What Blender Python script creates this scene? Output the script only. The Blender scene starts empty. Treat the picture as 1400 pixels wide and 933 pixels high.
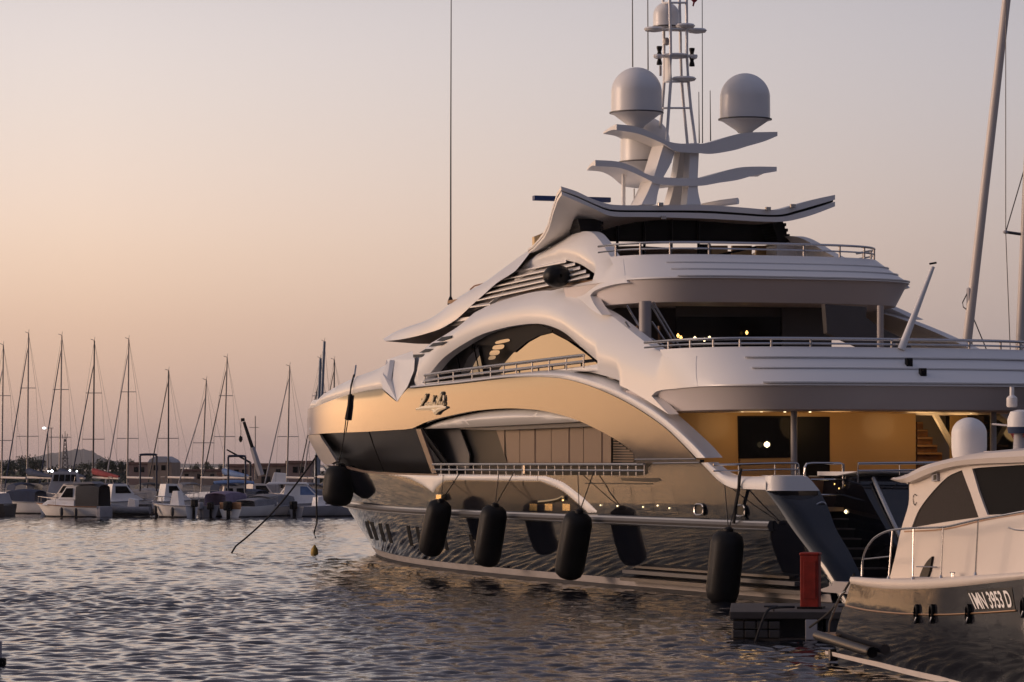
import bpy, bmesh, math, random
import numpy as np
from mathutils import Vector, Matrix
from mathutils.geometry import delaunay_2d_cdt
random.seed(7)
R = math.radians
sc = bpy.context.scene
COL = sc.collection

# ------------------------------------------------------------------ camera
F, CX, HY, EYE = 4750.0, 700.0, 637.0, 3.4       # lens in photo pixels, horizon row, eye height
cd = bpy.data.cameras.new('camera'); cam = bpy.data.objects.new('camera', cd); COL.objects.link(cam)
cam.location = (0, 0, EYE); cam.rotation_euler = (R(90), 0, 0)
cd.sensor_width = 36; cd.lens = F / 1400 * 36
cd.shift_y = (HY - 466.5) / 1400
cd.clip_start = 0.5; cd.clip_end = 30000
sc.camera = cam
sc.view_settings.view_transform = 'Standard'; sc.view_settings.look = 'None'
sc.view_settings.gamma = 1; sc.view_settings.use_curve_mapping = False
sc.view_settings.exposure = 0.0

# ------------------------------------------------------------------ dusk sky and last sunlight
SUN_AZ, SUN_EL = -88.0, 7.0                      # degrees left of the view axis, above the horizon
W = bpy.data.worlds.new('World'); sc.world = W; W.use_nodes = True
nt = W.node_tree; nt.nodes.clear()
def N(t, **k):
    n = nt.nodes.new(t)
    for a, b in k.items(): setattr(n, a, b)
    return n
def ln(a, b): nt.links.new(a, b)
def srgb(r, g, b):
    f = lambda c: ((c/255+0.055)/1.055)**2.4 if c > 10 else c/255/12.92
    return (f(r), f(g), f(b), 1)
def math_n(op, a=None, b=None, clamp=False):
    n = N('ShaderNodeMath', operation=op); n.use_clamp = clamp
    for i, v in ((0, a), (1, b)):
        if v is None: continue
        if isinstance(v, (int, float)): n.inputs[i].default_value = v
        else: ln(v, n.inputs[i])
    return n.outputs[0]
def ramp(fac, stops, interp='EASE'):
    n = N('ShaderNodeValToRGB'); cr_ = n.color_ramp; cr_.interpolation = interp
    while len(cr_.elements) < len(stops): cr_.elements.new(0.5)
    for e, (p, c) in zip(cr_.elements, stops): e.position = p; e.color = c if len(c) == 4 else (*c, 1)
    ln(fac, n.inputs[0]); return n.outputs[0]
tc = N('ShaderNodeTexCoord'); sep = N('ShaderNodeSeparateXYZ'); ln(tc.outputs['Generated'], sep.inputs[0])
x_, y_, z_ = sep.outputs
hl = math_n('SQRT', math_n('ADD', math_n('MULTIPLY', x_, x_), math_n('MULTIPLY', y_, y_)))
az = math_n('ARCTAN2', x_, y_)                   # 0 ahead, negative to the left
el = math_n('MULTIPLY', math_n('ARCTAN2', z_, hl), 180/math.pi)
eln = math_n('DIVIDE', math_n('MAXIMUM', el, 0.0), 90.0, True)
eln = math_n('POWER', eln, 0.5)                  # 1 deg .105, 2 .149, 4 .21, 7.6 .29, 15 .41, 30 .58
azd = math_n('MULTIPLY', az, 180/math.pi)
dglow = math_n('ABSOLUTE', math_n('SUBTRACT', azd, -38.0))
# three columns of sky: at the afterglow, ahead of the camera, and behind
warm = ramp(eln, [(0, (3.1, 1.6, 0.74)), (.10, (4.2, 2.25, 1.08)), (.15, (3.7, 2.1, 1.06)), (.20, (1.5, .95, .55)), (.28, (.62, .48, .40)), (.41, (.36, .31, .32)), (.65, (.22, .21, .25)), (1, (.13, .14, .20))]
               ) ; side_ = ramp(eln, [(0, (.42, .32, .27)), (.12, (.60, .45, .36)), (.24, (.75, .59, .50)), (.41, (.50, .43, .43)), (.65, (.25, .23, .27)), (1, (.13, .14, .20))])
aheadL = ramp(eln, [(0, srgb(180, 151, 146)), (.05, srgb(188, 158, 150)), (.108, srgb(209, 175, 157)), (.158, srgb(228, 191, 166)), (.196, srgb(244, 213, 189)), (.226, srgb(243, 219, 203)), (.257, srgb(236, 220, 211)), (.292, srgb(228, 218, 217)), (.318, (.48, .44, .46)), (.355, (.20, .175, .215)), (.5, (.12, .11, .15)), (.7, (.13, .13, .18)), (1, (.13, .14, .20))], 'B_SPLINE')
aheadR = ramp(eln, [(0, srgb(158, 142, 143)), (.05, srgb(162, 146, 146)), (.108, srgb(170, 153, 150)), (.158, srgb(184, 166, 160)), (.196, srgb(196, 177, 169)), (.226, srgb(198, 184, 180)), (.257, srgb(196, 187, 188)), (.292, srgb(191, 186, 192)), (.325, (.38, .36, .40)), (.37, (.20, .18, .23)), (.5, (.135, .125, .165)), (.7, (.13, .13, .18)), (1, (.13, .14, .20))], 'B_SPLINE')
back = ramp(eln, [(0, (.09, .082, .095)), (.2, (.11, .10, .118)), (.36, (.14, .134, .17)), (.55, (.20, .205, .30)), (1, (.13, .15, .24))])
def mix(f, a, b):
    n = N('ShaderNodeMix', data_type='RGBA'); ln(f, n.inputs[0]); ln(a, n.inputs[6]); ln(b, n.inputs[7]); return n.outputs[2]
def mrange(v, a, b, c=0, d=1, kind='SMOOTHSTEP'):
    n = N('ShaderNodeMapRange', interpolation_type=kind); ln(v, n.inputs[0])
    n.inputs[1].default_value = a; n.inputs[2].default_value = b; n.inputs[3].default_value = c; n.inputs[4].default_value = d
    return n.outputs[0]
ahead = mix(mrange(azd, -7, 8, kind='LINEAR'), aheadL, aheadR)
side2 = ramp(eln, [(0, (1.3, .95, .77)), (.12, (2.4, 1.8, 1.45)), (.24, (3.3, 2.55, 2.1)), (.41, (2.2, 1.78, 1.58)), (.6, (.75, .66, .67)), (1, (.15, .16, .22))])
dport = math_n('ABSOLUTE', math_n('SUBTRACT', azd, -82.0))
lft = mix(mrange(azd, -95, -150, 0, 1), mix(mrange(dport, 12, 32), side2, side_), back)
base = mix(mrange(azd, -34, -12), lft, mix(mrange(azd, 12, 70), ahead, back))
dright = math_n('MULTIPLY', math_n('SUBTRACT', azd, -38.0), .5)
sky = mix(mrange(math_n('MAXIMUM', dright, math_n('SUBTRACT', -38.0, azd)), 5, 13), warm, base)
bg = N('ShaderNodeBackground'); ln(sky, bg.inputs[0]); bg.inputs[1].default_value = 1.0
st = N('ShaderNodeTexSky', sky_type='NISHITA', sun_disc=False)
st.sun_elevation = R(SUN_EL - 4); st.sun_rotation = R(SUN_AZ); st.dust_density = 3
bg2 = N('ShaderNodeBackground'); ln(st.outputs[0], bg2.inputs[0]); bg2.inputs[1].default_value = 0.012
add = N('ShaderNodeAddShader'); ln(bg.outputs[0], add.inputs[0]); ln(bg2.outputs[0], add.inputs[1])
wo = N('ShaderNodeOutputWorld'); ln(add.outputs[0], wo.inputs[0])
sl = bpy.data.lights.new('sun', 'SUN'); sl.energy = 1.7; sl.angle = R(24); sl.color = (1, .66, .46)
so = bpy.data.objects.new('sun', sl); COL.objects.link(so)
sd = Vector((math.sin(R(SUN_AZ))*math.cos(R(SUN_EL)), math.cos(R(SUN_AZ))*math.cos(R(SUN_EL)), math.sin(R(SUN_EL))))
so.rotation_euler = sd.to_track_quat('Z', 'Y').to_euler()

# ------------------------------------------------------------------ materials
def pm(name, col, rough=.5, metal=0, coat=0, ior=1.5, noise=None, bump=None, emit=None, spec=None):
    m = bpy.data.materials.new(name); m.use_nodes = True; t = m.node_tree; b = t.nodes['Principled BSDF']
    b.inputs['Base Color'].default_value = (*col, 1); b.inputs['Roughness'].default_value = rough
    b.inputs['Metallic'].default_value = metal; b.inputs['Coat Weight'].default_value = coat
    b.inputs['Coat Roughness'].default_value = .06; b.inputs['IOR'].default_value = ior
    if emit:
        b.inputs['Emission Color'].default_value = (*emit[0], 1); b.inputs['Emission Strength'].default_value = emit[1]
    co = t.nodes.new('ShaderNodeTexCoord')
    if spec is not None: b.inputs['Specular IOR Level'].default_value = spec
    if noise:                                    # (scale, amount): uneven tone
        n = t.nodes.new('ShaderNodeTexNoise'); n.inputs['Scale'].default_value = noise[0]; n.inputs['Detail'].default_value = 5
        t.links.new(co.outputs['Object'], n.inputs['Vector'])
        r = t.nodes.new('ShaderNodeMapRange'); r.inputs[1].default_value = .3; r.inputs[2].default_value = .7
        r.inputs[3].default_value = 1-noise[1]; r.inputs[4].default_value = 1+noise[1]*.5
        t.links.new(n.outputs[0], r.inputs[0])
        v = t.nodes.new('ShaderNodeVectorMath'); v.operation = 'SCALE'; v.inputs[0].default_value = col
        t.links.new(r.outputs[0], v.inputs['Scale']); t.links.new(v.outputs[0], b.inputs['Base Color'])
    if bump:                                     # (scale, strength, distance)
        n = t.nodes.new('ShaderNodeTexNoise'); n.inputs['Scale'].default_value = bump[0]; n.inputs['Detail'].default_value = 3
        t.links.new(co.outputs['Object'], n.inputs['Vector'])
        u = t.nodes.new('ShaderNodeBump'); u.inputs['Strength'].default_value = bump[1]; u.inputs['Distance'].default_value = bump[2]
        t.links.new(n.outputs[0], u.inputs['Height']); t.links.new(u.outputs[0], b.inputs['Normal'])
    return m
M = dict(
    white=pm('yacht_white_paint', (.78, .765, .75), .36, coat=.18, noise=(.35, .03), ior=1.42),
    hull=pm('navy_gloss_paint', (.004, .005, .009), .055, coat=0, ior=1.47, bump=(.9, .08, .010)),
    glass=pm('tinted_glass', (.008, .008, .010), .02, ior=1.54, bump=(.5, .10, .012)),
    dglass=pm('dark_glass', (.006, .006, .007), .08, ior=1.25, spec=.3),
    chrome=pm('polished_steel', (.50, .48, .47), .26, 1),
    post=pm('rail_post_steel', (.34, .32, .31), .5, .8),
    steeldark=pm('brushed_steel', (.10, .09, .085), .4, 1),
    black=pm('black_rubber', (.009, .009, .010), .5, noise=(4, .2), spec=.15),
    blackm=pm('black_trim', (.006, .006, .007), .4, spec=.15),
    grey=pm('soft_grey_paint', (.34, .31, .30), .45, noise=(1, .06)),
    fascia=pm('fascia_paint', (.72, .66, .64), .4, noise=(.6, .04)),
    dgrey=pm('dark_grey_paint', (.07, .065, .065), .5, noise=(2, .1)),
    tint=pm('tinted_pane', (.010, .010, .011), .5, spec=.03),
    boot2=pm('launch_stripe', (.66, .60, .56), .5, noise=(2, .1)), hullglass=pm('hull_side_glass', (.010, .010, .013), .14, spec=.05), 
    boot=pm('boot_stripe_paint', (.36, .33, .32), .45, noise=(1.5, .12)),
    letter=pm('cream_gold_letters', (.95, .82, .58), .4), gold=pm('gold_letters', (.75, .55, .25), .25, 1),
    salon=pm('salon_wall_paint', (.62, .42, .19), .4, coat=.2, noise=(.8, .05)),
    teak=pm('teak_planks', (.30, .17, .08), .6, noise=(3, .2)),
    curtain=pm('curtain_glass', (.115, .082, .072), .3, ior=1.2), bowglass=pm('bow_glass', (.014, .014, .016), .3, ior=1.3),
    lamp=pm('lamp_glow', (1, .8, .5), .5, emit=((1, .55, .15), 3)),
    lampw=pm('lamp_glow_white', (1, .9, .8), .5, emit=((1, .78, .45), 3)),
    blue=pm('blue_radar_paint', (.010, .035, .14), .4),
    red=pm('red_box_paint', (.24, .022, .014), .55, noise=(5, .35), spec=.2),
    redcloth=pm('red_cloth', (.32, .02, .03), .8),
    rope=pm('dark_rope', (.02, .018, .018), .9),
    dockwood=pm('dock_wood', (.10, .075, .06), .8, noise=(5, .4)),
    docktop=pm('dock_top', (.05, .043, .04), .8, noise=(3, .25)),
    yellow=pm('yellow_float', (.42, .27, .04), .6, noise=(8, .3)),
    cream=pm('cream_gelcoat', (.64, .57, .51), .4, coat=0, noise=(.8, .05)),
    bnavy=pm('launch_navy_paint', (.012, .013, .018), .08, coat=0, ior=1.34, bump=(2.2, .25, .02)),
    mesh=pm('window_cover', (.055, .048, .044), .8, noise=(30, .1), spec=.03),
    copper=pm('copper_trim', (.75, .42, .22), .3, 1),
    bwhite=pm('boat_white', (.86, .83, .80), .45, noise=(.8, .15)),
    bgrey=pm('boat_grey', (.36, .35, .37), .6, noise=(.8, .2)),
    bdark=pm('boat_dark', (.03, .03, .036), .5, noise=(1, .3)),
    canvas_blue=pm('blue_canvas', (.02, .035, .08), .85, noise=(3, .2)),
    canvas_lb=pm('light_blue_canvas', (.12, .20, .38), .8, noise=(3, .2)),
    canvas_red=pm('red_canvas', (.22, .03, .035), .85, noise=(3, .2)),
    canvas_grey=pm('grey_tarp', (.22, .22, .24), .85, noise=(3, .2)),
    canvas_violet=pm('violet_canvas', (.20, .16, .24), .85, noise=(3, .2)),
    alu=pm('mast_aluminium', (.30, .27, .25), .35, .3),
    aludark=pm('mast_dark', (.06, .055, .06), .45, .2),
    alublue=pm('mast_blue_grey', (.20, .23, .28), .4, .2),
    wood=pm('varnished_wood', (.30, .14, .06), .4, noise=(4, .3)),
    bark=pm('bark', (.06, .045, .035), .9),
    leaf=pm('leaves', (.045, .055, .030), .8, noise=(.6, .5)),
    leaf2=pm('leaves_dark', (.030, .040, .024), .8, noise=(.6, .5)),
    wall=pm('plaster_ochre', (.34, .25, .19), .9, noise=(.5, .2)),
    wall2=pm('plaster_pink', (.30, .20, .17), .9, noise=(.5, .2)),
    roof=pm('roof_tiles', (.20, .11, .085), .9, noise=(1.5, .3)),
    steelblue=pm('blue_frame_paint', (.012, .018, .045), .5),
    stone=pm('quay_stone', (.16, .14, .125), .9, noise=(1.2, .4)),
)

# ------------------------------------------------------------------ builders
def thing(name, label, cat, loc=(0, 0, 0), rot=0, group=None):
    o = bpy.data.objects.new(name, None); COL.objects.link(o); o.location = loc; o.rotation_euler = (0, 0, rot)
    o.empty_display_size = .3; o['label'] = label; o['category'] = cat
    if group: o['group'] = group
    return o
def tag(o, label, cat, group=None):
    o['label'] = label; o['category'] = cat
    if group: o['group'] = group
    return o
class MB:
    def __init__(s): s.v = []; s.f = []; s.nrm = None
    def add(s, vs, fs):
        k = len(s.v); s.v += [tuple(v) for v in vs]; s.f += [tuple(i+k for i in f) for f in fs]; return s
    def box(s, a, b):
        x0, y0, z0 = a; x1, y1, z1 = b
        return s.add([(x0,y0,z0),(x1,y0,z0),(x1,y1,z0),(x0,y1,z0),(x0,y0,z1),(x1,y0,z1),(x1,y1,z1),(x0,y1,z1)],
                     [(3,2,1,0),(4,5,6,7),(0,1,5,4),(1,2,6,5),(2,3,7,6),(3,0,4,7)])
    def tube(s, pts, r, n=8, cap=True):
        pts = [Vector(p) for p in pts]; rs = r if isinstance(r, (list, tuple)) else [r]*len(pts)
        k = len(s.v); up = Vector((0, 0, 1))
        for i, p in enumerate(pts):
            d = (pts[min(i+1, len(pts)-1)] - pts[max(i-1, 0)]).normalized()
            a = d.cross(up)
            if a.length < .05: a = d.cross(Vector((1, 0, 0)))
            a.normalize(); b = d.cross(a)
            for j in range(n):
                t = 2*math.pi*j/n; s.v.append(tuple(p + (a*math.cos(t)+b*math.sin(t))*rs[i]))
        for i in range(len(pts)-1):
            for j in range(n):
                s.f.append((k+i*n+j, k+i*n+(j+1) % n, k+(i+1)*n+(j+1) % n, k+(i+1)*n+j))
        if cap:
            s.f.append(tuple(k+j for j in range(n))[::-1]); e = k+(len(pts)-1)*n; s.f.append(tuple(e+j for j in range(n)))
        return s
    def lathe(s, prof, c=(0, 0, 0), n=32):
        k = len(s.v)
        for r, z in prof:
            for j in range(n):
                t = 2*math.pi*j/n; s.v.append((c[0]+r*math.cos(t), c[1]+r*math.sin(t), c[2]+z))
        for i in range(len(prof)-1):
            for j in range(n):
                s.f.append((k+i*n+j, k+i*n+(j+1) % n, k+(i+1)*n+(j+1) % n, k+(i+1)*n+j))
        s.f.append(tuple(k+j for j in range(n))[::-1]); e = k+(len(prof)-1)*n; s.f.append(tuple(e+j for j in range(n)))
        return s
    def grid(s, rows, close=False, flip=False):
        k = len(s.v); n = len(rows[0])
        for r in rows: s.v += [tuple(p) for p in r]
        for i in range(len(rows)-1):
            for j in range(n if close else n-1):
                q = (k+i*n+j, k+i*n+(j+1) % n, k+(i+1)*n+(j+1) % n, k+(i+1)*n+j)
                s.f.append(q[::-1] if flip else q)
        return s
    def plate(s, rows, off):                     # a grid and its offset twin, closed round the rim
        n = len(rows[0]); m = len(rows)
        low = [[tuple(Vector(p)+Vector(off)) for p in r] for r in rows]
        s.grid(rows); s.grid(low, flip=True)
        for a, b in ((rows[0], low[0]), (rows[-1], low[-1]), ([r[0] for r in rows], [r[0] for r in low]), ([r[-1] for r in rows], [r[-1] for r in low])):
            s.grid([a, b])
        return s
    def slab(s, pts, th):                        # polygon in 3D extruded by vector th
        n = len(pts); k = len(s.v); s.v += [tuple(p) for p in pts]; s.v += [tuple(Vector(p)+Vector(th)) for p in pts]
        s.f.append(tuple(range(k, k+n))); s.f.append(tuple(range(k+n, k+2*n))[::-1])
        for i in range(n): s.f.append((k+i, k+(i+1) % n, k+n+(i+1) % n, k+n+i))
        return s
    def mirror(s):
        k = len(s.v); s.v += [(x, -y, z) for x, y, z in s.v]; s.f += [tuple(i+k for i in f)[::-1] for f in list(s.f)]; return s
    def obj(s, name, mat, parent=None, smooth=True, angle=40, kind=None, bevel=0):
        me = bpy.data.meshes.new(name); me.from_pydata(s.v, [], s.f); me.validate()
        if not s.nrm:
            bm = bmesh.new(); bm.from_mesh(me); bmesh.ops.recalc_face_normals(bm, faces=bm.faces); bm.to_mesh(me); bm.free()
        me.materials.append(M[mat] if isinstance(mat, str) else mat)
        o = bpy.data.objects.new(name, me); COL.objects.link(o)
        if parent: o.parent = parent
        if smooth:
            me.polygons.foreach_set('use_smooth', [True]*len(me.polygons))
            if s.nrm: me.normals_split_custom_set_from_vertices(s.nrm)
            else: me.set_sharp_from_angle(angle=R(angle))
        if bevel:
            b = o.modifiers.new('bevel', 'BEVEL'); b.width = bevel; b.segments = 2; b.limit_method = 'ANGLE'; b.angle_limit = R(40)
        if kind: o['kind'] = kind
        return o
def cr(P, k=6, closed=False):                    # smooth curve through points
    n = len(P); out = []
    if n < 3: return [tuple(p) for p in P]
    rng = range(n) if closed else range(n-1)
    for i in rng:
        p1, p2 = P[i], P[(i+1) % n]
        p0 = P[(i-1) % n] if (i or closed) else tuple(2*a-b for a, b in zip(p1, p2))
        p3 = P[(i+2) % n] if (i+2 < n or closed) else tuple(2*b-a for a, b in zip(p1, p2))
        for j in range(k):
            t = j/k; out.append(tuple(.5*(2*b+(c-a)*t+(2*a-5*b+4*c-d)*t*t+(3*b-a-3*c+d)*t**3) for a, b, c, d in zip(p0, p1, p2, p3)))
    if not closed: out.append(tuple(P[-1]))
    return out
def sstep(a, b, x): t = min(1, max(0, (x-a)/(b-a))); return t*t*(3-2*t)
def lerp(a, b, t): return a+(b-a)*t
def arr(o, parent): o.parent = parent; return o

# ------------------------------------------------------------------ frames: a vessel is modelled in its own axes (x forward, y port, z up)
class Frame:
    def __init__(s, x, y, fx, fy): s.P = (x, y); l = math.hypot(fx, fy); s.f = (fx/l, fy/l); s.rot = math.atan2(fy, fx)
    def ray(s, px):
        g = lambda X, Y: (X*s.f[0]+Y*s.f[1], -X*s.f[1]+Y*s.f[0])
        return g(-s.P[0], -s.P[1]), g((px-CX)/F, 1)
    def on_y(s, px, py, y):
        o, d = s.ray(px); t = (y-o[1])/d[1]; return (o[0]+t*d[0], y, EYE+t*(HY-py)/F)
    def on_x(s, px, py, x):
        o, d = s.ray(px); t = (x-o[0])/d[0]; return (x, o[1]+t*d[1], EYE+t*(HY-py)/F)
    def proj(s, x, y, z):
        X = s.P[0]+x*s.f[0]-y*s.f[1]; Y = s.P[1]+x*s.f[1]+y*s.f[0]; return CX+F*X/Y, HY-F*(z-EYE)/Y
TH = math.atan(1640/4750)
YF = Frame(11.96, 85.6, -math.sin(TH), math.cos(TH))

# ------------------------------------------------------------------ yacht side surface: half breadth at station s, height z
def side(s, z):
    zz = min(z, 7.0)
    S = 52.3+1.76*min(zz, 4.45)-.55*max(0, zz-5.4)
    p = 2.45+.31*min(zz, 4.45)-.9*sstep(5.75, 7.0, zz)
    B = 4.95+.43*(1-(1-min(max(zz, -.6), 3.2)/3.2)**2)
    u = max(0, (s-18)/(S-18)); b = B*(1-min(u, 1.0)**p)
    if s < 14: b -= .42*((14-s)/14)**2
    if z > 5.2: b -= .13*max(0, z-5.9)**2 if z < 7.9 else .52+.46*(z-7.9) if z < 8.6 else .842+.34*(z-8.6)
    return b
# the after decks are rounded in plan: the side follows them there
UPROF = [(0, 0, 5.46), (0, 0, 5.50), (.36, .1, 5.72), (1.0, .25, 6.10), (1.5, .38, 6.44), (1.6, .45, 6.50)]
SPROF = [(0, 0, 8.62), (0, 0, 8.66), (.4, .08, 8.80), (1.05, .22, 9.08), (1.6, .34, 9.33), (1.7, .40, 9.38)]
SDA, SDH = 12.3, 4.35
UDA, UDH = 4.4, 4.86
_side0 = side
def corner(s, z, sa, prof, n=3.6, a=4.4):
    i1 = float(np.interp(z, [p[2] for p in prof], [p[0] for p in prof])); u = (sa+i1+a-s)/a
    return 1.0 if u <= 0 else max(0, 1-min(u, .995)**n)**(1/n)
def side(s, z):
    b = _side0(s, z)
    if s < 12 and 4.9 < z < 7.9: b *= lerp(1, corner(s, z, UDA, UPROF), sstep(4.9, 5.46, z)*(1-sstep(6.9, 7.9, z)))
    if s < 20 and z > 8.0: b *= lerp(1, corner(s, z, SDA, SPROF), sstep(8.0, 8.6, z))
    return b
def hit(px, py, off=0.0, surf=None, fr=None, t0=78.0, t1=152.0, step=.4):
    surf = surf or side; o, d = (fr or YF).ray(px); pz = (HY-py)/F
    def f(t): s = o[0]+t*d[0]; return o[1]+t*d[1]-surf(s, EYE+t*pz)-off
    t = t0; a = f(t); best = (a, t)
    while t < t1:
        b = f(t+step)
        if b < best[0]: best = (b, t+step)
        if a > 0 >= b:
            lo, hi = t, t+step
            for _ in range(24):
                m = (lo+hi)/2
                if f(m) > 0: lo = m
                else: hi = m
            t = hi; return o[0]+t*d[0], EYE+t*pz
        a = b; t += step
    t = best[1]; return o[0]+t*d[0], EYE+t*pz
def H3(px, py, off=0.0):
    s, z = hit(px, py, off); return (s, side(s, z)+off, z)
def YW(p):                                        # yacht axes to world
    return Vector((YF.P[0]+p[0]*YF.f[0]-p[1]*YF.f[1], YF.P[1]+p[0]*YF.f[1]+p[1]*YF.f[0], p[2]))

def inpoly(P, x, y):
    P = np.asarray(P); x0, y0 = P[:, 0], P[:, 1]; x1, y1 = np.roll(x0, -1), np.roll(y0, -1)
    c = np.zeros(len(x), bool)
    for a, b, e, g in zip(x0, y0, x1, y1):
        if b == g: continue
        k = ((b > y) != (g > y)) & (x < (e-a)*(y-b)/(g-b)+a); c ^= k
    return c
def segdist(P, x, y, flags=None):
    D = np.full(len(x), 1e9); n = len(P)
    for i in range(n):
        if flags is not None and not flags[i]: continue
        a = P[i]; b = P[(i+1) % n]; dx, dy = b[0]-a[0], b[1]-a[1]; L = dx*dx+dy*dy+1e-12
        t = np.clip(((x-a[0])*dx+(y-a[1])*dy)/L, 0, 1)
        D = np.minimum(D, np.hypot(x-a[0]-t*dx, y-a[1]-t*dy))
    return D
def resample(P, step):
    out = []; n = len(P)
    for i in range(n):
        a = P[i]; b = P[(i+1) % n]; L = math.hypot(b[0]-a[0], b[1]-a[1]); k = max(1, int(L/step))
        if L < 1e-4: continue
        for j in range(k): out.append((a[0]+(b[0]-a[0])*j/k, a[1]+(b[1]-a[1])*j/k))
    return out
def panel(name, outer, mat, parent, holes=(), off=0.0, th=.10, step=.30, rnd=0.0, rdepth=None, rflag=None, mir=False, sz=False, surf=None, extra=None, bulge=None, fr=None, t0=78.0, t1=152.0):
    """shell plate lying on the side surface; outline in (station, height) found by sighting the photo's outline onto that surface"""
    surf = surf or side
    conv = (lambda P: [tuple(p) for p in P]) if sz else (lambda P: [hit(p[0], p[1], off, surf, fr, t0, t1) for p in P])
    O = conv(outer); Hs = [conv(h) for h in holes]
    O = resample(O, step); Hs = [resample(h, step) for h in Hs]
    A = np.array(O); s0, z0 = A.min(0); s1, z1 = A.max(0)
    gx, gz = np.meshgrid(np.arange(s0+step/2, s1, step), np.arange(z0+step/2, z1, step)); gx = gx.ravel(); gz = gz.ravel()
    keep = inpoly(O, gx, gz)
    for h in Hs: keep &= ~inpoly(h, gx, gz)
    gx, gz = gx[keep], gz[keep]
    d = segdist(O, gx, gz)
    for h in Hs: d = np.minimum(d, segdist(h, gx, gz))
    k = d > step*.35; gx, gz = gx[k], gz[k]
    pts = list(O); edges = [(i, (i+1) % len(O)) for i in range(len(O))]
    for h in Hs:
        b = len(pts); pts += h; edges += [(b+i, b+(i+1) % len(h)) for i in range(len(h))]
    if rnd:                                      # extra rows close to the edges so that the rounding is smooth
        ex = []
        for q in [O]+Hs:
            q2 = resample(q, step*.6); n = len(q2)
            for fr_ in (.12, .3, .55, .8):
                for i in range(n):
                    a, b = q2[i], q2[(i+1) % n]; L = math.hypot(b[0]-a[0], b[1]-a[1]) or 1
                    for sg in (1, -1):
                        ex.append(((a[0]+b[0])/2-(b[1]-a[1])/L*rnd*fr_*sg, (a[1]+b[1])/2+(b[0]-a[0])/L*rnd*fr_*sg, rnd*fr_))
        ex = np.array(ex); ok = inpoly(O, ex[:, 0], ex[:, 1])
        for h in Hs: ok &= ~inpoly(h, ex[:, 0], ex[:, 1])
        ex = ex[ok]; dd = segdist(O, ex[:, 0], ex[:, 1])
        for h in Hs: dd = np.minimum(dd, segdist(h, ex[:, 0], ex[:, 1]))
        ex = ex[dd > ex[:, 2]*.93]
        if len(gx):
            d = segdist(O, gx, gz)
            for h in Hs: d = np.minimum(d, segdist(h, gx, gz))
            gx, gz = gx[d > rnd*.95], gz[d > rnd*.95]
        gx = np.concatenate([gx, ex[:, 0]]); gz = np.concatenate([gz, ex[:, 1]])
    nb = len(pts)
    pts += list(zip(gx.tolist(), gz.tolist()))
    r = delaunay_2d_cdt([Vector(p) for p in pts], edges, [], 0, 1e-5)
    vs = np.array([tuple(v) for v in r[0]]); tris = [tuple(f) for f in r[2]]
    cx = np.array([vs[list(f)].mean(0) for f in tris]); ok = inpoly(O, cx[:, 0], cx[:, 1])
    for h in Hs: ok &= ~inpoly(h, cx[:, 0], cx[:, 1])
    tris = [f for f, q in zip(tris, ok) if q]
    def dist(x, z):
        D = segdist(O, x, z, rflag(O) if rflag else None)
        for h in Hs: D = np.minimum(D, segdist(h, x, z))
        A_ = segdist(O, x, z)
        for h in Hs: A_ = np.minimum(A_, segdist(h, x, z))
        ins = inpoly(O, x, z)
        for h in Hs: ins &= ~inpoly(h, x, z)
        return np.where(~ins & (D < A_+1e-5), -D, D)
    rd = rdepth or rnd*.6
    def Y(x, z):
        y = np.array([surf(a, b) for a, b in zip(x, z)])+off
        if rnd: u = np.clip(dist(x, z)/rnd, -.3, 1); y -= rd*(1-u)**2.2
        if bulge: y += np.array([bulge(a, b) for a, b in zip(x, z)])
        return y
    x, z = vs[:, 0], vs[:, 1]; y = Y(x, z); e = .02
    if rnd: e = .03
    dx = (Y(x+e, z)-Y(x-e, z))/(2*e); dz = (Y(x, z+e)-Y(x, z-e))/(2*e)
    nn = np.stack([-dx, np.ones_like(dx), -dz], 1); nn /= np.linalg.norm(nn, axis=1)[:, None]
    m = MB(); n = len(vs)
    V = [(x[i], y[i], z[i]) for i in range(n)]; NR = [tuple(v) for v in nn]
    def orient(f):
        a, b, c = (vs[i] for i in f); cr_ = (b[0]-a[0])*(c[1]-a[1])-(b[1]-a[1])*(c[0]-a[0])
        return f if cr_ < 0 else f[::-1]          # normal to +y
    tris = [orient(f) for f in tris]
    m.v += V; m.f += tris; nr = list(NR)
    if th:
        m.v += [(a, b-th, c) for a, b, c in V]; m.f += [tuple(i+n for i in f)[::-1] for f in tris]; nr += [tuple(-q for q in v) for v in NR]
        cnt = {}
        for f in tris:
            for i in range(3):
                a, b = f[i], f[(i+1) % 3]; cnt[(a, b)] = 1
        for a, b in list(cnt):
            if (b, a) in cnt: continue
            k0 = len(m.v); P_, Q_ = V[a], V[b]
            m.v += [P_, Q_, (Q_[0], Q_[1]-th, Q_[2]), (P_[0], P_[1]-th, P_[2])]; m.f.append((k0+3, k0+2, k0+1, k0))
            L = math.hypot(Q_[0]-P_[0], Q_[2]-P_[2]) or 1; rn = ((Q_[2]-P_[2])/L*-1, 0, (Q_[0]-P_[0])/L); nr += [rn]*4
    if mir:
        k0 = len(m.v); m.v += [(a, -b, c) for a, b, c in m.v]; m.f += [tuple(i+k0 for i in f)[::-1] for f in list(m.f)]; nr += [(a, -b, c) for a, b, c in nr]
    m.nrm = nr
    return m.obj(name, mat, parent)

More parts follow.
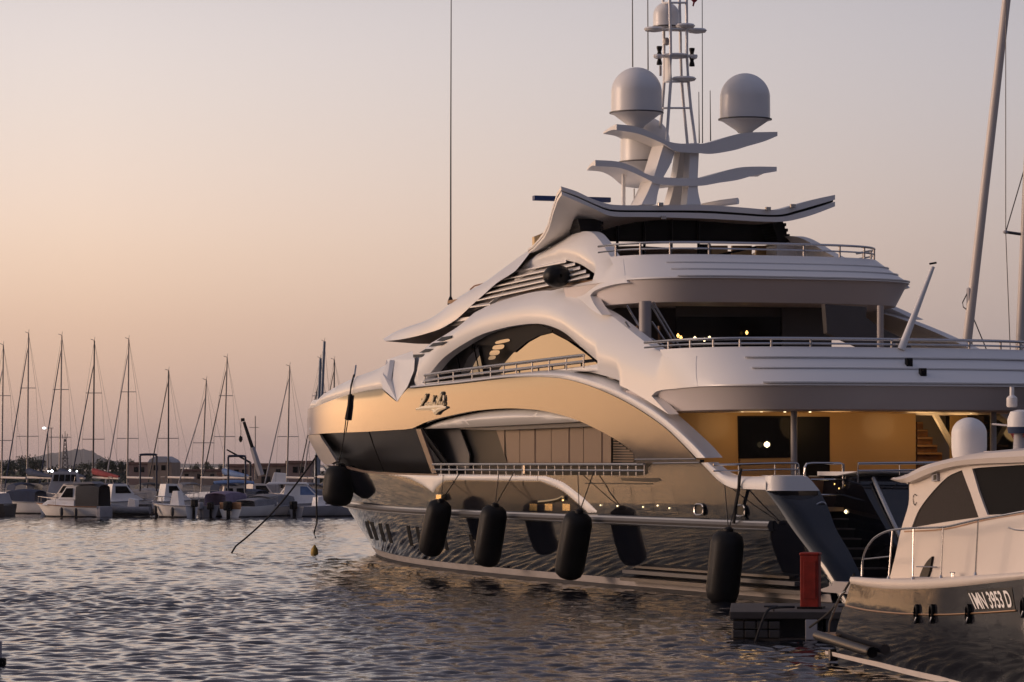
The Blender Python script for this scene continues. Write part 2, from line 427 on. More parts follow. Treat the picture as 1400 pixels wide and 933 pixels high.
# ==================================================================== SETTING
def struct(o): o['kind'] = 'structure'; return o
def water_mat():
    m = bpy.data.materials.new('sea_water'); m.use_nodes = True; t = m.node_tree; b = t.nodes['Principled BSDF']
    b.inputs['Base Color'].default_value = (.010, .011, .015, 1); b.inputs['Roughness'].default_value = .07; b.inputs['IOR'].default_value = 1.333
    co = t.nodes.new('ShaderNodeTexCoord')
    def layer(sx, sy, det, rot=0, w=0):
        mp = t.nodes.new('ShaderNodeMapping'); mp.inputs['Scale'].default_value = (sx, sy, 1); mp.inputs['Rotation'].default_value = (0, 0, R(rot)); mp.inputs['Location'].default_value = (w, w*2, 0)
        t.links.new(co.outputs['Object'], mp.inputs[0]); n = t.nodes.new('ShaderNodeTexNoise'); n.inputs['Scale'].default_value = 1; n.inputs['Detail'].default_value = det
        n.inputs['Roughness'].default_value = .55; t.links.new(mp.outputs[0], n.inputs['Vector']); return n.outputs[0]
    def mm(op, a, b_):
        n = t.nodes.new('ShaderNodeMath'); n.operation = op
        for i, v in ((0, a), (1, b_)):
            if isinstance(v, (int, float)): n.inputs[i].default_value = v
            else: t.links.new(v, n.inputs[i])
        return n.outputs[0]
    swell = layer(.42, .55, 2, 12); chop = layer(1.1, 1.5, 2, -8, 5); rip = layer(4.5, 5.0, 3, 6, 9); patch = layer(.02, .035, 2, 0, 3)
    r = t.nodes.new('ShaderNodeMapRange'); r.inputs[1].default_value = .38; r.inputs[2].default_value = .62; r.inputs[3].default_value = .55; r.inputs[4].default_value = 1.15
    t.links.new(patch, r.inputs[0])
    h = mm('ADD', mm('MULTIPLY', swell, .20), mm('ADD', mm('MULTIPLY', chop, .09), mm('MULTIPLY', rip, .008)))
    at_ = t.nodes.new('ShaderNodeAttribute'); at_.attribute_name = 'coarse'
    h = mm('ADD', mm('MULTIPLY', h, mm('MULTIPLY', r.outputs[0], at_.outputs['Fac'])), mm('MULTIPLY', rip, .007))
    u = t.nodes.new('ShaderNodeBump'); u.inputs['Strength'].default_value = 1; u.inputs['Distance'].default_value = 1.0
    t.links.new(h, u.inputs['Height']); t.links.new(u.outputs[0], b.inputs['Normal'])
    return m
M['water'] = water_mat()
def sea():
    """one sheet out to the horizon: fine wavelets where the camera looks, coarser further out"""
    rg = np.random.RandomState(5)
    u = np.concatenate([-np.geomspace(240, 1.0, 22), np.arange(-.98, -.18, .005), np.linspace(-.175, .175, 640), np.geomspace(.19, 240, 30)])
    fine_ = [50.0]
    while fine_[-1] < 262: fine_.append(fine_[-1]+.11*(fine_[-1]/60)**.85)
    D = np.concatenate([np.arange(38, 50, .8), np.array(fine_), fine_[-1]+np.geomspace(1, 8800, 46)])
    U, Y = np.meshgrid(u, D); X = U*Y
    du = np.gradient(u); sp = np.maximum(np.abs(np.tile(du, (len(D), 1))*Y), np.tile(np.gradient(D)[:, None], (1, len(u))))
    Z = np.zeros_like(X); n = 64
    # wind patches: calmer and rougher areas
    pt = sum(np.sin(X*a+Y*b+c) for a, b, c in [(.05, .09, 1), (-.08, .05, 2.2), (.11, .14, 4), (.02, -.2, .5)]); pt = np.clip(.95+.14*pt, .55, 1.5)
    for i in range(n):
        lam = .24*(1.1/.24)**(i/n)*rg.uniform(.9, 1.1); th = math.pi/2+rg.normal(0, .75)+.25; k = 2*math.pi/lam
        a = .031*lam/(2*math.pi)
        f = np.clip(lam/(3.2*sp)-.5, 0, 1)
        ph = k*(X*math.cos(th)+Y*math.sin(th))+rg.uniform(0, 6.28)
        Z += a*f*(np.sin(ph)+.22*np.sin(2*ph+.6))
    Z *= pt*(1+.45*np.clip((Y-80)/120, 0, 1))*(1-.45*np.clip((-U-.17)/.12, 0, 1))
    V = np.stack([X, Y, Z], -1).reshape(-1, 3); r_, c_ = X.shape; idx = np.arange(r_*c_).reshape(r_, c_)
    Q = np.stack([idx[:-1, :-1], idx[:-1, 1:], idx[1:, 1:], idx[1:, :-1]], -1).reshape(-1, 4)
    k = len(V); V = np.concatenate([V, [[-9100*1.0, -400, 0], [9100, -400, 0], [9120, 38, 0], [-9120, 38, 0]]]); Q = np.concatenate([Q, [[k, k+1, k+2, k+3]]])
    me = bpy.data.meshes.new('water'); me.vertices.add(len(V)); me.vertices.foreach_set('co', V.ravel()); me.loops.add(Q.size); me.loops.foreach_set('vertex_index', Q.ravel().astype(np.int32))
    me.polygons.add(len(Q)); me.polygons.foreach_set('loop_start', np.arange(0, Q.size, 4, dtype=np.int32)); me.polygons.foreach_set('loop_total', np.full(len(Q), 4, dtype=np.int32))
    me.update(); me.polygons.foreach_set('use_smooth', np.ones(len(Q), bool)); at_ = me.attributes.new('coarse', 'FLOAT', 'POINT'); cs = np.clip((sp-.25)/.9, 0, 1).ravel(); at_.data.foreach_set('value', np.concatenate([cs, np.ones(4)]))
    me.materials.append(M['water']); o = bpy.data.objects.new('water', me); COL.objects.link(o); o['kind'] = 'structure'
sea()

def az_pt(px, D): return ((px-CX)/F*D, D)
# far hills: long ridges, seen at the left and mirrored in the yacht's side
def ridge(name, D, pts, depth, mat):
    """pts: (azimuth as photo column, height in m)"""
    rows = []
    P = cr(pts, 8)
    for k, (fr, hf) in enumerate([(0, 0), (.25, .55), (.5, 1), (.75, .6), (1, 0)]):
        row = []
        for i, (px, h) in enumerate(P):
            a = math.atan((px-CX)/F) if abs(px) < 6000 else math.atan((px-CX)/F)
            rr = (D+depth*fr)/math.cos(a) if abs(a) < 1.0 else D+depth*fr
            hh = max(0, h)*hf*(1+.03*math.sin(i*1.1+k)+.02*math.sin(i*2.3+k*2))
            row.append((rr*math.sin(a), rr*math.cos(a), hh-1.2 if hf == 0 else hh))
        rows.append(row)
    return struct(MB().grid(rows).obj(name, mat, smooth=True, angle=80))
M['hill'] = pm('distant_hill', (.10, .105, .10), .95, noise=(.004, .3))
ridge('hills', 6000, [(-330, 0), (-200, 12), (-60, 15), (20, 14), (60, 24), (90, 31), (108, 34), (125, 31), (142, 18), (165, 11), (230, 8), (330, 6), (420, 6), (520, 0)], 900, 'hill')
T_ = lambda a: CX+F*math.tan(R(a))
ridge('hills', 5200, [(T_(-47.5), 0), (T_(-46), 12), (T_(-44.5), 26), (T_(-43.2), 34), (T_(-42.2), 46), (T_(-41.4), 44), (T_(-40.6), 56), (T_(-39.9), 40), (T_(-39.2), 14), (T_(-38.4), 5), (T_(-34), 4), (T_(-30), 0)], 900, 'hill')
# shore: a low sheet of ground behind the marina, and the quay it ends in
rows = []
for Y in (262, 262.4, 300, 420, 700, 1200):
    z = {262: -.8, 262.4: .9}.get(Y, 1.0+(Y-262)*.0006)
    rows.append([(X*Y/262, Y, z+(.12*math.sin(X*.3+Y) if Y > 300 else 0)) for X in range(-120, 31, 3)])
struct(MB().grid(rows).obj('shore_ground', 'stone', smooth=False))

# ==================================================================== SUPERYACHT
yo = thing('superyacht', 'large navy and white superyacht with arched side openings, filling the middle', 'yacht', (YF.P[0], YF.P[1], 0), YF.rot)
NAVY = 'hull'
def stem_s(z): return 52.3+1.76*min(z, 4.45)-.55*max(0, z-5.4)
def stem_line(z0, z1, n=8): return [(stem_s(z0+(z1-z0)*i/n)-.02, z0+(z1-z0)*i/n) for i in range(n+1)]
SZ = lambda pts: [hit(*p) for p in pts]

# lower hull, from under the waterline to the bulwark, running right to the stem
low_top = SZ(cr([(596, 649), (660, 649.5), (740, 650), (820, 650), (881, 650), (886, 640), (893, 634.5)], 3)) + SZ([(925, 633.5), (957, 633)]) \
    + SZ(cr([(958, 633), (968.6, 644), (982, 657.7), (994, 665.4), (1004.6, 669), (1022, 669.6), (1046, 670.6)])) \
    + SZ(cr([(1047, 671), (1064, 693.7), (1083, 723), (1105, 752), (1117, 768), (1127, 784)]))
aft_s = low_top[-1][0]
zb = low_top[0][1]
outer = low_top + [(aft_s-.1, .75), (aft_s-.1, -.6)] + [(12, -.6), (30, -.6), (44, -.6)] + stem_line(-.6, 3.42, 10) + [(50, 3.40), (44, 3.3), (37, 3.2)]
hull_o = panel('hull', outer, NAVY, yo, sz=True, th=.14, step=.55, mir=True)
# boot stripe
bs = [(aft_s-.1, .10), (aft_s-.1, .29)] + [(s, .29+.10*sstep(30, 52, s)) for s in range(4, 52, 4)] + [(stem_s(.4)-.1, .41), (stem_s(0.0)-.1, .14)] + [(s, .10+.04*sstep(30, 52, s)) for s in range(48, 2, -4)]
panel('boot_stripe', bs, 'boot', yo, sz=True, off=.012, th=.02, step=.6, mir=True)
panel('antifouling', [(aft_s-.1, -.5), (aft_s-.1, .095)]+[(s, .095+.04*sstep(30, 52, s)) for s in range(4, 52, 4)]+[(stem_s(0)-.15, .13), (stem_s(-.5)-.1, -.5)], 'bdark', yo, sz=True, off=.008, th=.012, step=.8)
# portlight slots
for a, b, c, d in [(501, 713, 508.6, 737), (508, 714, 515.7, 739), (519, 716, 525.7, 741), (529, 716.6, 535, 743), (557.7, 719, 563, 747), (570, 720.6, 575.5, 749), (606, 728, 611.4, 753), (643, 731, 648.6, 757.7)]:
    panel('hull_slot_window', [(a-2.4, b), (a+1.8, b), (c+2.0, d), (c-2.2, d)], 'tint', yo, off=.01, th=.02, step=.4)

# upper hull band, from the stem round to the tail of the arch
band_top = SZ(cr([(431, 557), (451, 549), (477, 540), (503, 534), (522, 531.5)])) + SZ([(543, 549.4), (559, 531)]) + \
    SZ(cr([(560, 531), (589, 528), (620, 525), (650, 521.5), (688.6, 517), (720, 515.5), (745, 515.8), (774, 518.6), (808.6, 528.4), (843, 543), (874, 560), (908.6, 584), (936, 609.7), (951, 626)]))
band_bot = SZ([(951, 627), (868, 627.5)]) + SZ(cr([(867, 620), (860, 613), (836, 597), (810, 583.5), (791, 575), (766, 567), (740, 561.4), (723, 559.7), (694, 558.5), (654, 561.4), (623, 567), (588.6, 575.6), (564.6, 586)])) + SZ([(554, 587.4), (503, 590.5), (455, 592.3)])
zt, zbt = band_top[0][1], band_bot[-1][1]
print('band', zt, zbt, band_bot[-1])
band_o = panel('upper_hull', band_top+band_bot+[(54, zbt), (57, zbt)]+stem_line(zbt+.02, zt-.02, 6)+[(57, zt-.01)], NAVY, yo, sz=True, th=.14, step=.45, mir=True, off=.03)
# slim gap rail under the arch tail
panel('arch_tail_rail', [(868, 629.5), (957, 628.6), (957, 632.8), (868, 633.2)], 'hull', yo, off=.0, th=.12)
MB().tube([H3(x, y, .05) for x, y in [(868, 628.5), (900, 628.2), (951, 627.8)]], .02, 6).obj('trim_strip', 'chrome', yo)
MB().tube([H3(x, y, .05) for x, y in [(893, 633.8), (925, 633.3), (956, 632.8)]], .02, 6).obj('trim_strip', 'chrome', yo)

# eyebrow over the main-deck windows
eb = cr([(564.6, 586.6), (588.6, 575.8), (623, 567.2), (654, 561.6), (694, 558.8), (723, 560), (740, 561.6), (766, 567.2), (791, 575.6)])+cr([(766, 577.2), (706, 580.4), (640, 583.6), (605, 585.2)])
def eb_b(s, z): return -.05
panel('eyebrow_fairing', eb, 'white', yo, off=.04, th=.5, step=.22, rnd=.6, rdepth=.35, mir=True)

# white shell: foredeck bulwark
wf = cr([(424.5, 557), (431, 546), (437, 540), (451, 531.4), (465, 523.7), (486, 514), (503, 508), (521.7, 499.7), (528.6, 493)])+cr([(524, 513), (522.5, 531)])+cr([(503, 534), (477, 540), (451, 549), (431, 557.3)])
wfz = SZ(wf); ztop = wfz[0][1]
panel('foredeck_bulwark', SZ(cr([(431, 546.5), (437, 540), (451, 531.4), (465, 523.7), (486, 514), (503, 508), (521.7, 499.7), (528.6, 492.5)]))+SZ(cr([(525, 513), (523, 531)]))+SZ(cr([(503, 534), (477, 540), (451, 549), (431, 557.3)]))+[(57, zt)]+[(stem_s(zt)-.02, zt), (stem_s(zt+.35)-.02, zt+.35), (58, zt+.42)],
      'white', yo, sz=True, off=.0, th=.16, step=.35, rnd=.35, rdepth=.12, mir=True)
# folded gusset panel (two facets sunk into the side)
def gp(px, py, off): return H3(px, py, off)
A_, B_, C_, D_ = gp(528.6, 492, -.35), gp(564, 480, -.30), gp(543, 549.4, .04), gp(522.6, 531, .02)
E_, F1_, G_, Hh_ = gp(523.6, 512, .0), gp(567, 492, -.10), gp(566, 507, -.06), gp(557, 529, .03)
panel('gusset_recess', [(521, 506), (534, 499), (572, 488), (574, 530), (545, 547), (520, 533)], 'white', yo, off=-.5, th=.05, step=.5)
g = MB(); g.add([A_, E_, D_, C_], [(0, 1, 2, 3)]); g.obj('gusset_facet', 'white', yo, smooth=False)
g = MB(); g.add([A_, B_, F1_, G_, Hh_, C_], [(0, 2, 1), (0, 3, 2), (0, 4, 3), (0, 5, 4)]); g.obj('gusset_facet', 'white', yo, smooth=False)

# white shell: arch body with the big opening
arch_hole = cr([(565, 524.3), (580, 505.7), (593.7, 490), (614, 475), (640, 460), (663, 451.7), (688.6, 445.7), (716, 442.6), (736.6, 445), (757, 454), (774, 468), (791, 483), (807, 496.5)])+cr([(805, 497.6), (791, 499.9), (740, 506.6), (671, 512.6), (620, 518.6), (568, 524.2)])
body_top = [(564, 481)]+cr([(576.6, 469.7), (597, 457.5), (616, 445), (634, 430)])+cr([(637, 427), (663, 414.6), (688.6, 406.4), (716, 399.6), (740, 397.2), (766, 401), (784.6, 410.6), (805, 421.7), (821, 431), (843, 448), (858, 460), (874, 472), (891, 481.7), (915, 490)])
body_bot = cr([(925, 491), (940, 489), (952, 487)])+cr([(954, 528.8), (940, 530), (925.7, 531.4), (900, 534.5), (890.5, 541.5)])+cr([(914, 566.5), (891, 552), (866, 536.6), (840, 523.7), (826, 518), (808, 512.6), (791, 508.8), (766, 506.6), (740, 507), (706, 511), (660, 516), (620, 520.5), (568, 526.5)])
body_bot = body_bot[:-1]+[(562, 527), (559, 531), (556, 529), (563, 507), (565, 494)]
def flag_aft(s0):
    return lambda O: [min(O[i][0], O[(i+1) % len(O)][0]) > s0 for i in range(len(O))]
panel('arch_shell', body_top+body_bot, 'white', yo, holes=[arch_hole], off=.0, th=.30, step=.24, rnd=.75, rdepth=.30, mir=True, rflag=lambda O: [min(O[i][0], O[(i+1) % len(O)][0]) > 9.6 and not (O[i][1] < 6.0 and O[i][0] < 12.6) for i in range(len(O))])
# white rib above the navy band, sweeping down to the tail
def along(P, n):                                  # n+1 points evenly along a polyline
    P = [Vector(p) for p in P]; L = [0]
    for a_, b_ in zip(P, P[1:]): L.append(L[-1]+(b_-a_).length)
    out = []
    for i in range(n+1):
        t = L[-1]*i/n; k = min(len(P)-2, max(0, next((j for j in range(len(L)-1) if L[j+1] >= t), len(P)-2)))
        u = (t-L[k])/((L[k+1]-L[k]) or 1); out.append(tuple(P[k].lerp(P[k+1], min(1, u))))
    return out
def strip(name, low, top, prof, mat, n=60, back=-.5, mir=True, angle=45):
    """moulding along the side: prof = (fraction from lower to upper line, stand-off)"""
    A = along(cr(low, 4), n); B = along(cr(top, 4), n); rows = []
    for t, off in prof:
        rows.append([H3(lerp(a[0], b[0], t), lerp(a[1], b[1], t), off) for a, b in zip(A, B)])
    m = MB(); m.grid([[(x, y+back, z) for x, y, z in rows[0]]]+rows+[[(x, y+back*.5, z) for x, y, z in rows[-1]]])
    if mir: m.mirror()
    return m.obj(name, mat, yo, angle=angle)
rib_low = [(560, 531.2), (589, 528.2), (620, 525.2), (650, 521.7), (688.6, 517.2), (720, 515.7), (745, 516), (774, 518.8), (808.6, 528.6), (843, 543), (874, 560), (908.6, 584), (936, 609.7), (952, 626.4)]
rib_top = [(561, 527.5), (600, 523), (640, 518.0), (680, 513.2), (706, 510.5), (740, 507.0), (766, 506.4), (791, 509.0), (826, 519.0), (860, 533.5), (891, 551), (914, 566.5), (936, 585.7), (960, 608), (976, 626.0)]
strip('arch_rib', rib_low, rib_top, [(0, .04), (.04, .12), (.3, .15), (.5, .13), (.62, .07), (.8, -.08), (1, -.26)], 'white')
# white cap of the aft bulwark, carried round onto the wing
strip('bulwark_cap', [(958.5, 633), (968.6, 643.8), (982, 657.5), (994, 665.2), (1004.6, 668.8), (1022, 669.6), (1047, 670.8)],
      [(972, 632), (980.6, 639.5), (991, 646.6), (1003, 650.8), (1020, 651.6), (1034, 651.5), (1047, 651.3)], [(0, .02), (.04, .07), (.45, .08), (.7, .04), (.88, -.04), (1, -.14)], 'white', n=40, back=-.4, mir=False)

# upper shell with the louvred opening
louv = cr([(640, 424), (646, 418), (663, 403), (680, 388), (702, 374), (719, 364), (733, 359), (748.6, 356), (757, 356.6), (771, 360.3), (784.6, 368.6), (795, 376.5)])+[(795, 382)]+cr([(774, 387), (750, 393), (723, 399.2), (688.6, 406.2), (663, 414.2), (642, 424.5)])
up = cr([(634, 428.5), (646, 417), (663, 402), (680, 387), (702, 372.5), (719, 362.5)])
us = cr([(700, 358), (716, 347), (729.7, 339), (748.6, 328), (762, 320), (779, 316), (789.7, 318.6), (798, 327), (807, 339.4), (817, 349.7), (831, 356.8), (842, 356.8), (852, 354.5)])+cr([(858, 386.8), (850, 387.6), (840, 389), (825.7, 392.6), (809, 398.2), (802, 404)])+[(823, 430.5)]+cr([(821, 431), (805, 421.7), (784.6, 410.6), (766, 401), (740, 397.2), (716, 399.6), (688.6, 406.4), (663, 414.6), (636, 428)])
us = us+cr([(636, 428), (646, 417.4), (663, 402.4), (680, 387.4), (690, 372)])[1:]
panel('upper_shell', us, 'white', yo, holes=[[p for p in louv if p[0] > 690 or True]], off=0, th=.3, step=.22, rnd=.6, rdepth=.24, mir=True, rflag=lambda O: [min(O[i][0], O[(i+1) % len(O)][0]) > 16 and O[i][1] > 8.75 for i in range(len(O))], bulge=lambda a, b: -.24*sstep(15.2, 18.0, a))
# louvre slats behind it
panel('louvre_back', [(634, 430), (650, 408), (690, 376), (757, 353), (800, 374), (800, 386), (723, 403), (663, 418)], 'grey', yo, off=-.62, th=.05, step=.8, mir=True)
def clip_x(y_mid, k):                             # slats rise gently to the right; find where they leave the opening
    out = []
    P = louv
    for x in np.arange(632, 800, 1.0):
        y = y_mid-(x-700)*k
        if inpoly(P, np.array([x]), np.array([y]))[0]: out.append((x, y))
    return out
for i in range(11):
    run = clip_x(352+i*6.8, .235)
    if len(run) < 8: continue
    a, b = run[0], run[-1]
    n = 8; ra, rb = [], []
    pts = [(lerp(a[0]-3, b[0]+12, t/n), lerp(a[1]+.4, b[1]-.4, t/n)) for t in range(n+1)]
    rr = [[H3(x, y, o)[:1]+(H3(x, y, o)[1], H3(x, y, o)[2]+dz) for x, y in pts] for o, dz in ((-.30, 0), (-.55, .06))]
    MB().plate(rr, (0, 0, -.035)).obj('louvre_slat', 'white', yo, smooth=False)
# round cowled floodlight in the louvres
c = H3(757, 378, .05)
ll = MB()
prof = [(0.02, -.30), (.26, -.28), (.36, -.1), (.40, .1), (.38, .34), (.26, .5), (.05, .55)]
rows = [[(c[0]-z*.9, c[1]+r*math.cos(t)*1.0-.05, c[2]+r*math.sin(t)*.85) for t in [2*math.pi*j/20 for j in range(20)]] for r, z in prof]
ll.grid(rows, close=True); ll.obj('vent_cowl', 'blackm', yo)
# spoiler wing that runs forward from the upper shell
sp_top = cr([(527, 465.4), (537, 457), (554, 449), (585, 439), (600.6, 430), (612.6, 420), (620, 412), (642, 397.7), (663, 385.7), (688.6, 367), (716, 347), (729.7, 339)], 4)
sp_low = cr([(527, 466.4), (545.7, 464.6), (571, 459.4), (597, 451.7), (612, 444.5), (625, 436), (636, 426), (646, 416.5), (663, 401.5), (680, 386.5), (702, 372.5), (712, 362)], 4)
sp_in = cr([(527, 466.8), (554, 469), (576.6, 470), (590, 463), (600, 456.5), (612, 449), (625, 440), (636, 430), (646, 420), (663, 405), (680, 389), (690, 380)], 4)
def Yp(px, py, y): return YF.on_y(px, py, y)
n_ = min(len(sp_top), len(sp_low))
rt = [Yp(x, y, 3.3+.3*i/n_) for i, (x, y) in enumerate(sp_top[:n_])]
rl = [Yp(x, y, 3.95+.25*i/n_) for i, (x, y) in enumerate(sp_low[:n_])]
rm = [tuple((a+b)/2+(.0, .20, .12)[k]*math.sin(math.pi*min(1, .15+i/n_)) for k, (a, b) in enumerate(zip(p, q))) for i, (p, q) in enumerate(zip(rt, rl))]
ru = [Yp(x, y, 3.1) for x, y in sp_in[:n_]]
rc = [(p[0]+.3, 0, p[2]+.15) for p in rt]
m = MB(); m.grid([rc, rt]); 
rws = []
for t in [0, .12, .25, .4, .55, .7, .85, 1]:
    rws.append([tuple((1-t)**2*a+2*t*(1-t)*(2*b-.5*(a+c_))+t*t*c_ for a, b, c_ in zip(p, q, r)) for p, q, r in zip(rt, rm, rl)])
m.grid(rws); m.mirror(); m.obj('roof_wing', 'white', yo, angle=50)
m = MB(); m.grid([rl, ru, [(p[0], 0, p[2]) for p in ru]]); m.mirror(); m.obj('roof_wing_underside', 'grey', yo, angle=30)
# small dark vents ahead of the arch
for q in [[(564.6, 485.1), (580, 484.3), (579, 488.6), (564.6, 489.1)], [(573, 482.6), (581.7, 477.4), (592, 477.1), (585, 481.7)], [(586, 474.5), (592, 469.4), (610, 467.1), (602, 472.3)], [(596.3, 466.6), (604, 461.1), (617.7, 459.1), (616.3, 462), (605.7, 466.3)]]:
    panel('air_vent', [(x, y) for x, y in q], 'blackm', yo, off=-.02, th=.03, step=.3)

upright = lambda a, b: (.13*max(0, b-5.9)**2 if b < 7.9 else .52+.46*(b-7.9))-.13*1.2**2
# inner deckhouse walls seen through the arch and the main-deck recess
panel('upper_window', cr([(684, 497), (700, 482), (720, 468), (738, 459.5), (757, 454.4)])+cr([(775, 466), (800, 488), (812, 500)])+[(812, 512), (672, 512), (676, 505)], 'glass', yo, off=-.75, th=.05, step=.5, bulge=upright)
for q in [[(566, 530), (566, 500), (600, 470), (623, 471.5), (623, 512)], [(624.4, 471.4), (648, 472), (648, 510), (624.4, 512)], [(650, 472.2), (654.4, 472.4), (654, 512), (650, 512)]]:
    panel('upper_window', q, 'glass', yo, off=-.80, th=.05, step=.5, bulge=upright)
panel('upper_house_wall', [(558, 540), (558, 512), (600, 474), (640, 455), (716, 438), (780, 468), (822, 500), (822, 516), (620, 530)], 'tint', yo, off=-.92, th=.08, step=.8, bulge=upright)
panel('soffit', cr([(566, 519), (594, 486), (616, 471), (640, 457), (663, 448), (690, 441), (716, 438), (740, 441), (760, 452)])+[(757, 455), (738, 459.5), (720, 468), (700, 482), (690, 474), (655, 471.8), (610, 470)], 'tint', yo, off=-.70, th=.03, step=.5, bulge=upright)
for q in [[(681, 467), (697, 463.5), (697.6, 467), (680, 470.5)], [(676, 473), (689, 471.5), (686, 477), (673, 478)], [(670, 480), (681, 479.5), (678, 485), (667, 486)], [(666, 487.6), (674, 487), (672, 491), (664, 492)]]:
    panel('vent_slit', cr(q, 3, True), 'glass', yo, off=-.66, th=.02, step=.3, bulge=upright)
MB().add([H3(566, 528, -.8), H3(812, 507, -.8), H3(812, 507, -.1), H3(566, 528, -.1)], [(0, 1, 2, 3)]).obj('side_deck', 'grey', yo, smooth=False)

panel('deckhouse_wall', [(500, 590), (900, 560), (900, 655), (500, 650)], 'blackm', yo, off=-1.0, th=.1, step=1.0)
for i, q in enumerate([[(455.7, 590), (502, 589), (502.8, 644), (470, 642), (458, 628)], [(503.8, 589), (568, 586), (589, 645), (504, 645)]]):
    panel('bow_window', q, 'bowglass', yo, off=-.10, th=.04, step=.5, bulge=lambda a, b: -(4.7-b)*.38)
panel('bow_window_frame', [(420.5, 594), (438, 592), (456, 591), (569, 586), (576, 586), (598, 648), (520, 646.5), (468, 637), (444, 636)], 'bowglass', yo, off=-.16, th=.05, step=.6, bulge=lambda a, b: -(4.7-b)*.38)
panel('bow_stanchion', [(420.6, 594.5), (437, 594.2), (448, 612), (459.5, 631), (452, 635), (444.6, 635.4)], 'grey', yo, off=-.02, th=.1, step=.4)
panel('window_pillar', [(568.6, 587), (575, 586.6), (596.6, 647), (590, 647)], 'curtain', yo, off=-.03, th=.08, step=.3)
panel('deck_window', [(578.5, 587), (628, 585), (641.5, 621), (641.5, 640), (598, 640)], 'dgrey', yo, off=-.86, th=.05, step=.6)
panel('window_sill', [(444, 636), (470, 636.5), (497, 643.4), (520, 646.2), (598, 648.4), (598, 650.5), (520, 648.6), (495, 646), (466, 638.6)], 'copper' if False else 'curtain', yo, off=.02, th=.06, step=.4)
xs = [679, 690, 711, 731.5, 754, 778, 798, 823, 836]
for i in range(len(xs)-1):
    a, b = xs[i], xs[i+1]-.7
    tl = a if i else 678.5
    q = [(a+(0 if i else 0), 588.4-(a-679)*.044), (b, 588.4-(b-679)*.044), (b, 636), (a if i > 1 else a+(15 if i == 0 else 4), 636)]
    if i == 0: q = [(678.5, 588.6), (689.5, 588), (689.5, 622), (693, 632)]
    panel('deck_window', q, 'curtain', yo, off=-.80-(.02 if i % 2 else 0), th=.04, step=.6)
panel('recess_header', [(628, 584), (706, 580), (791, 575), (812, 583), (680, 588.5), (628, 587)], 'dgrey', yo, off=-.5, th=.06, step=.5)
for i in range(10):
    y = 601+i*3.6
    x1 = 840+(y-600)*1.35
    if x1 > 866: x1 = 866
    panel('louvre_slat', [(838, y), (x1, y+.3), (x1, y+1.8), (838, y+1.5)], 'curtain', yo, off=-.66, th=.10, step=.5)

# main-deck rail on the bulwark
def rail(name, path, radii, drops, posts, parent, mat='chrome', pr=.017):
    """path: list of 3D points of the top bar; further bars hang below by drops; posts: indices along the path"""
    m = MB(); m.tube(path, radii, 8); o = m.obj(name, mat, parent)
    for dz in drops[:-1]:
        MB().tube([(x, y, z-dz) for x, y, z in path], radii*.75, 6).obj('rail_bar', mat, o)
    for i in posts:
        x, y, z = path[i]; MB().tube([(x, y, z), (x, y, z-drops[-1])], pr, 6).obj('rail_post', 'post', o)
    return o
pth = [H3(x, 635.2, -.06) for x in np.linspace(592, 881, 27)]
rail('side_rail', pth, .045, (.17, .40), range(0, 27, 1), yo, 'chrome')
panel('rail_gate', [(715, 634), (717.4, 634), (717.4, 648), (715, 648)], 'chrome', yo, off=-.03, th=.06, step=.3)
# balcony rail in the arch
pth = [H3(x, y, -.12) for x, y in cr([(581, 513.6), (620, 507.5), (671, 501), (706, 497), (751, 491.5), (798, 486)], 4)]
rail('balcony_rail', pth, .05, (.17, .36), range(0, len(pth), 2), yo, 'chrome', .025)

# white trims and dark windows of the lower side
panel('bulwark_arc', [(529, 646.8), (598, 648.4), (743, 650)]+cr([(743.4, 650), (766, 657.9), (783, 669.9), (800, 683.6), (818, 702.2)])+[(803, 702.4)]+cr([(802, 702), (783, 685), (766, 671.4), (748.6, 663), (736.6, 658.6)])+[(620, 657.4)]+cr([(606, 658.3), (596.5, 666), (590.5, 674.6)])+cr([(590, 674), (575, 663.7), (554, 654), (530, 650.6)]), 'white', yo, off=.04, th=.12, step=.2, rnd=.12, rdepth=.06)
panel('hull_window', cr([(598, 700), (598, 680), (601, 668), (608, 659.5)])+[(622, 658.2), (736, 659.2)]+cr([(748, 664), (766, 672.4), (783, 686), (800, 702)])+[(799, 706.6), (740, 703.4), (660, 698.6), (600, 695.8)], 'hullglass', yo, off=.02, th=.05, step=.5)
for a, b, top in [(828, 838, 670), (843, 862, 667), (871, 890, 668), (898, 918, 674)]:
    panel('hull_window', [(a-4 if a > 830 else a+2, top), (b, 667), (b+4 if b < 915 else b+10, 704), (a-1, 702)], 'glass', yo, off=.006, th=.02, step=.5)
panel('fold_out_balcony_seam', [(800, 660.2), (892, 661), (892, 662.6), (800, 661.8)], 'blackm', yo, off=.012, th=.03)
panel('mooring_slot', [(848, 653.5), (900, 654), (904, 657.4), (896, 659.6), (850, 657.5)], 'blackm', yo, off=.014, th=.03)
# warm lamps and furniture seen by the hull window
for a in (729, 750, 774):
    panel('lounge_cushion', [(a-5, 689), (a+5, 689.4), (a+5, 698.6), (a-5, 698.2)], 'gold', yo, off=.03, th=.03, step=.4)
MB().tube([H3(x, y, .06) for x, y in cr([(737, 687), (752, 685.5), (764, 683), (770, 680), (771, 685)], 3)], .05, 6).obj('brass_cleat', 'gold', yo)
MB().box((-.3, -.08, -.08), (.3, .08, .12)).obj('brass_fairlead', 'gold', yo, bevel=.02).location = H3(603, 681, .1)
for x, y in [(821, 691), (844, 692), (879, 693.4), (899, 691.5), (915, 695)]:
    p = H3(x, y, .02); MB().lathe([(.005, -.02), (.022, 0), (.005, .02)], p, 10).obj('courtesy_light', 'lampw', yo)

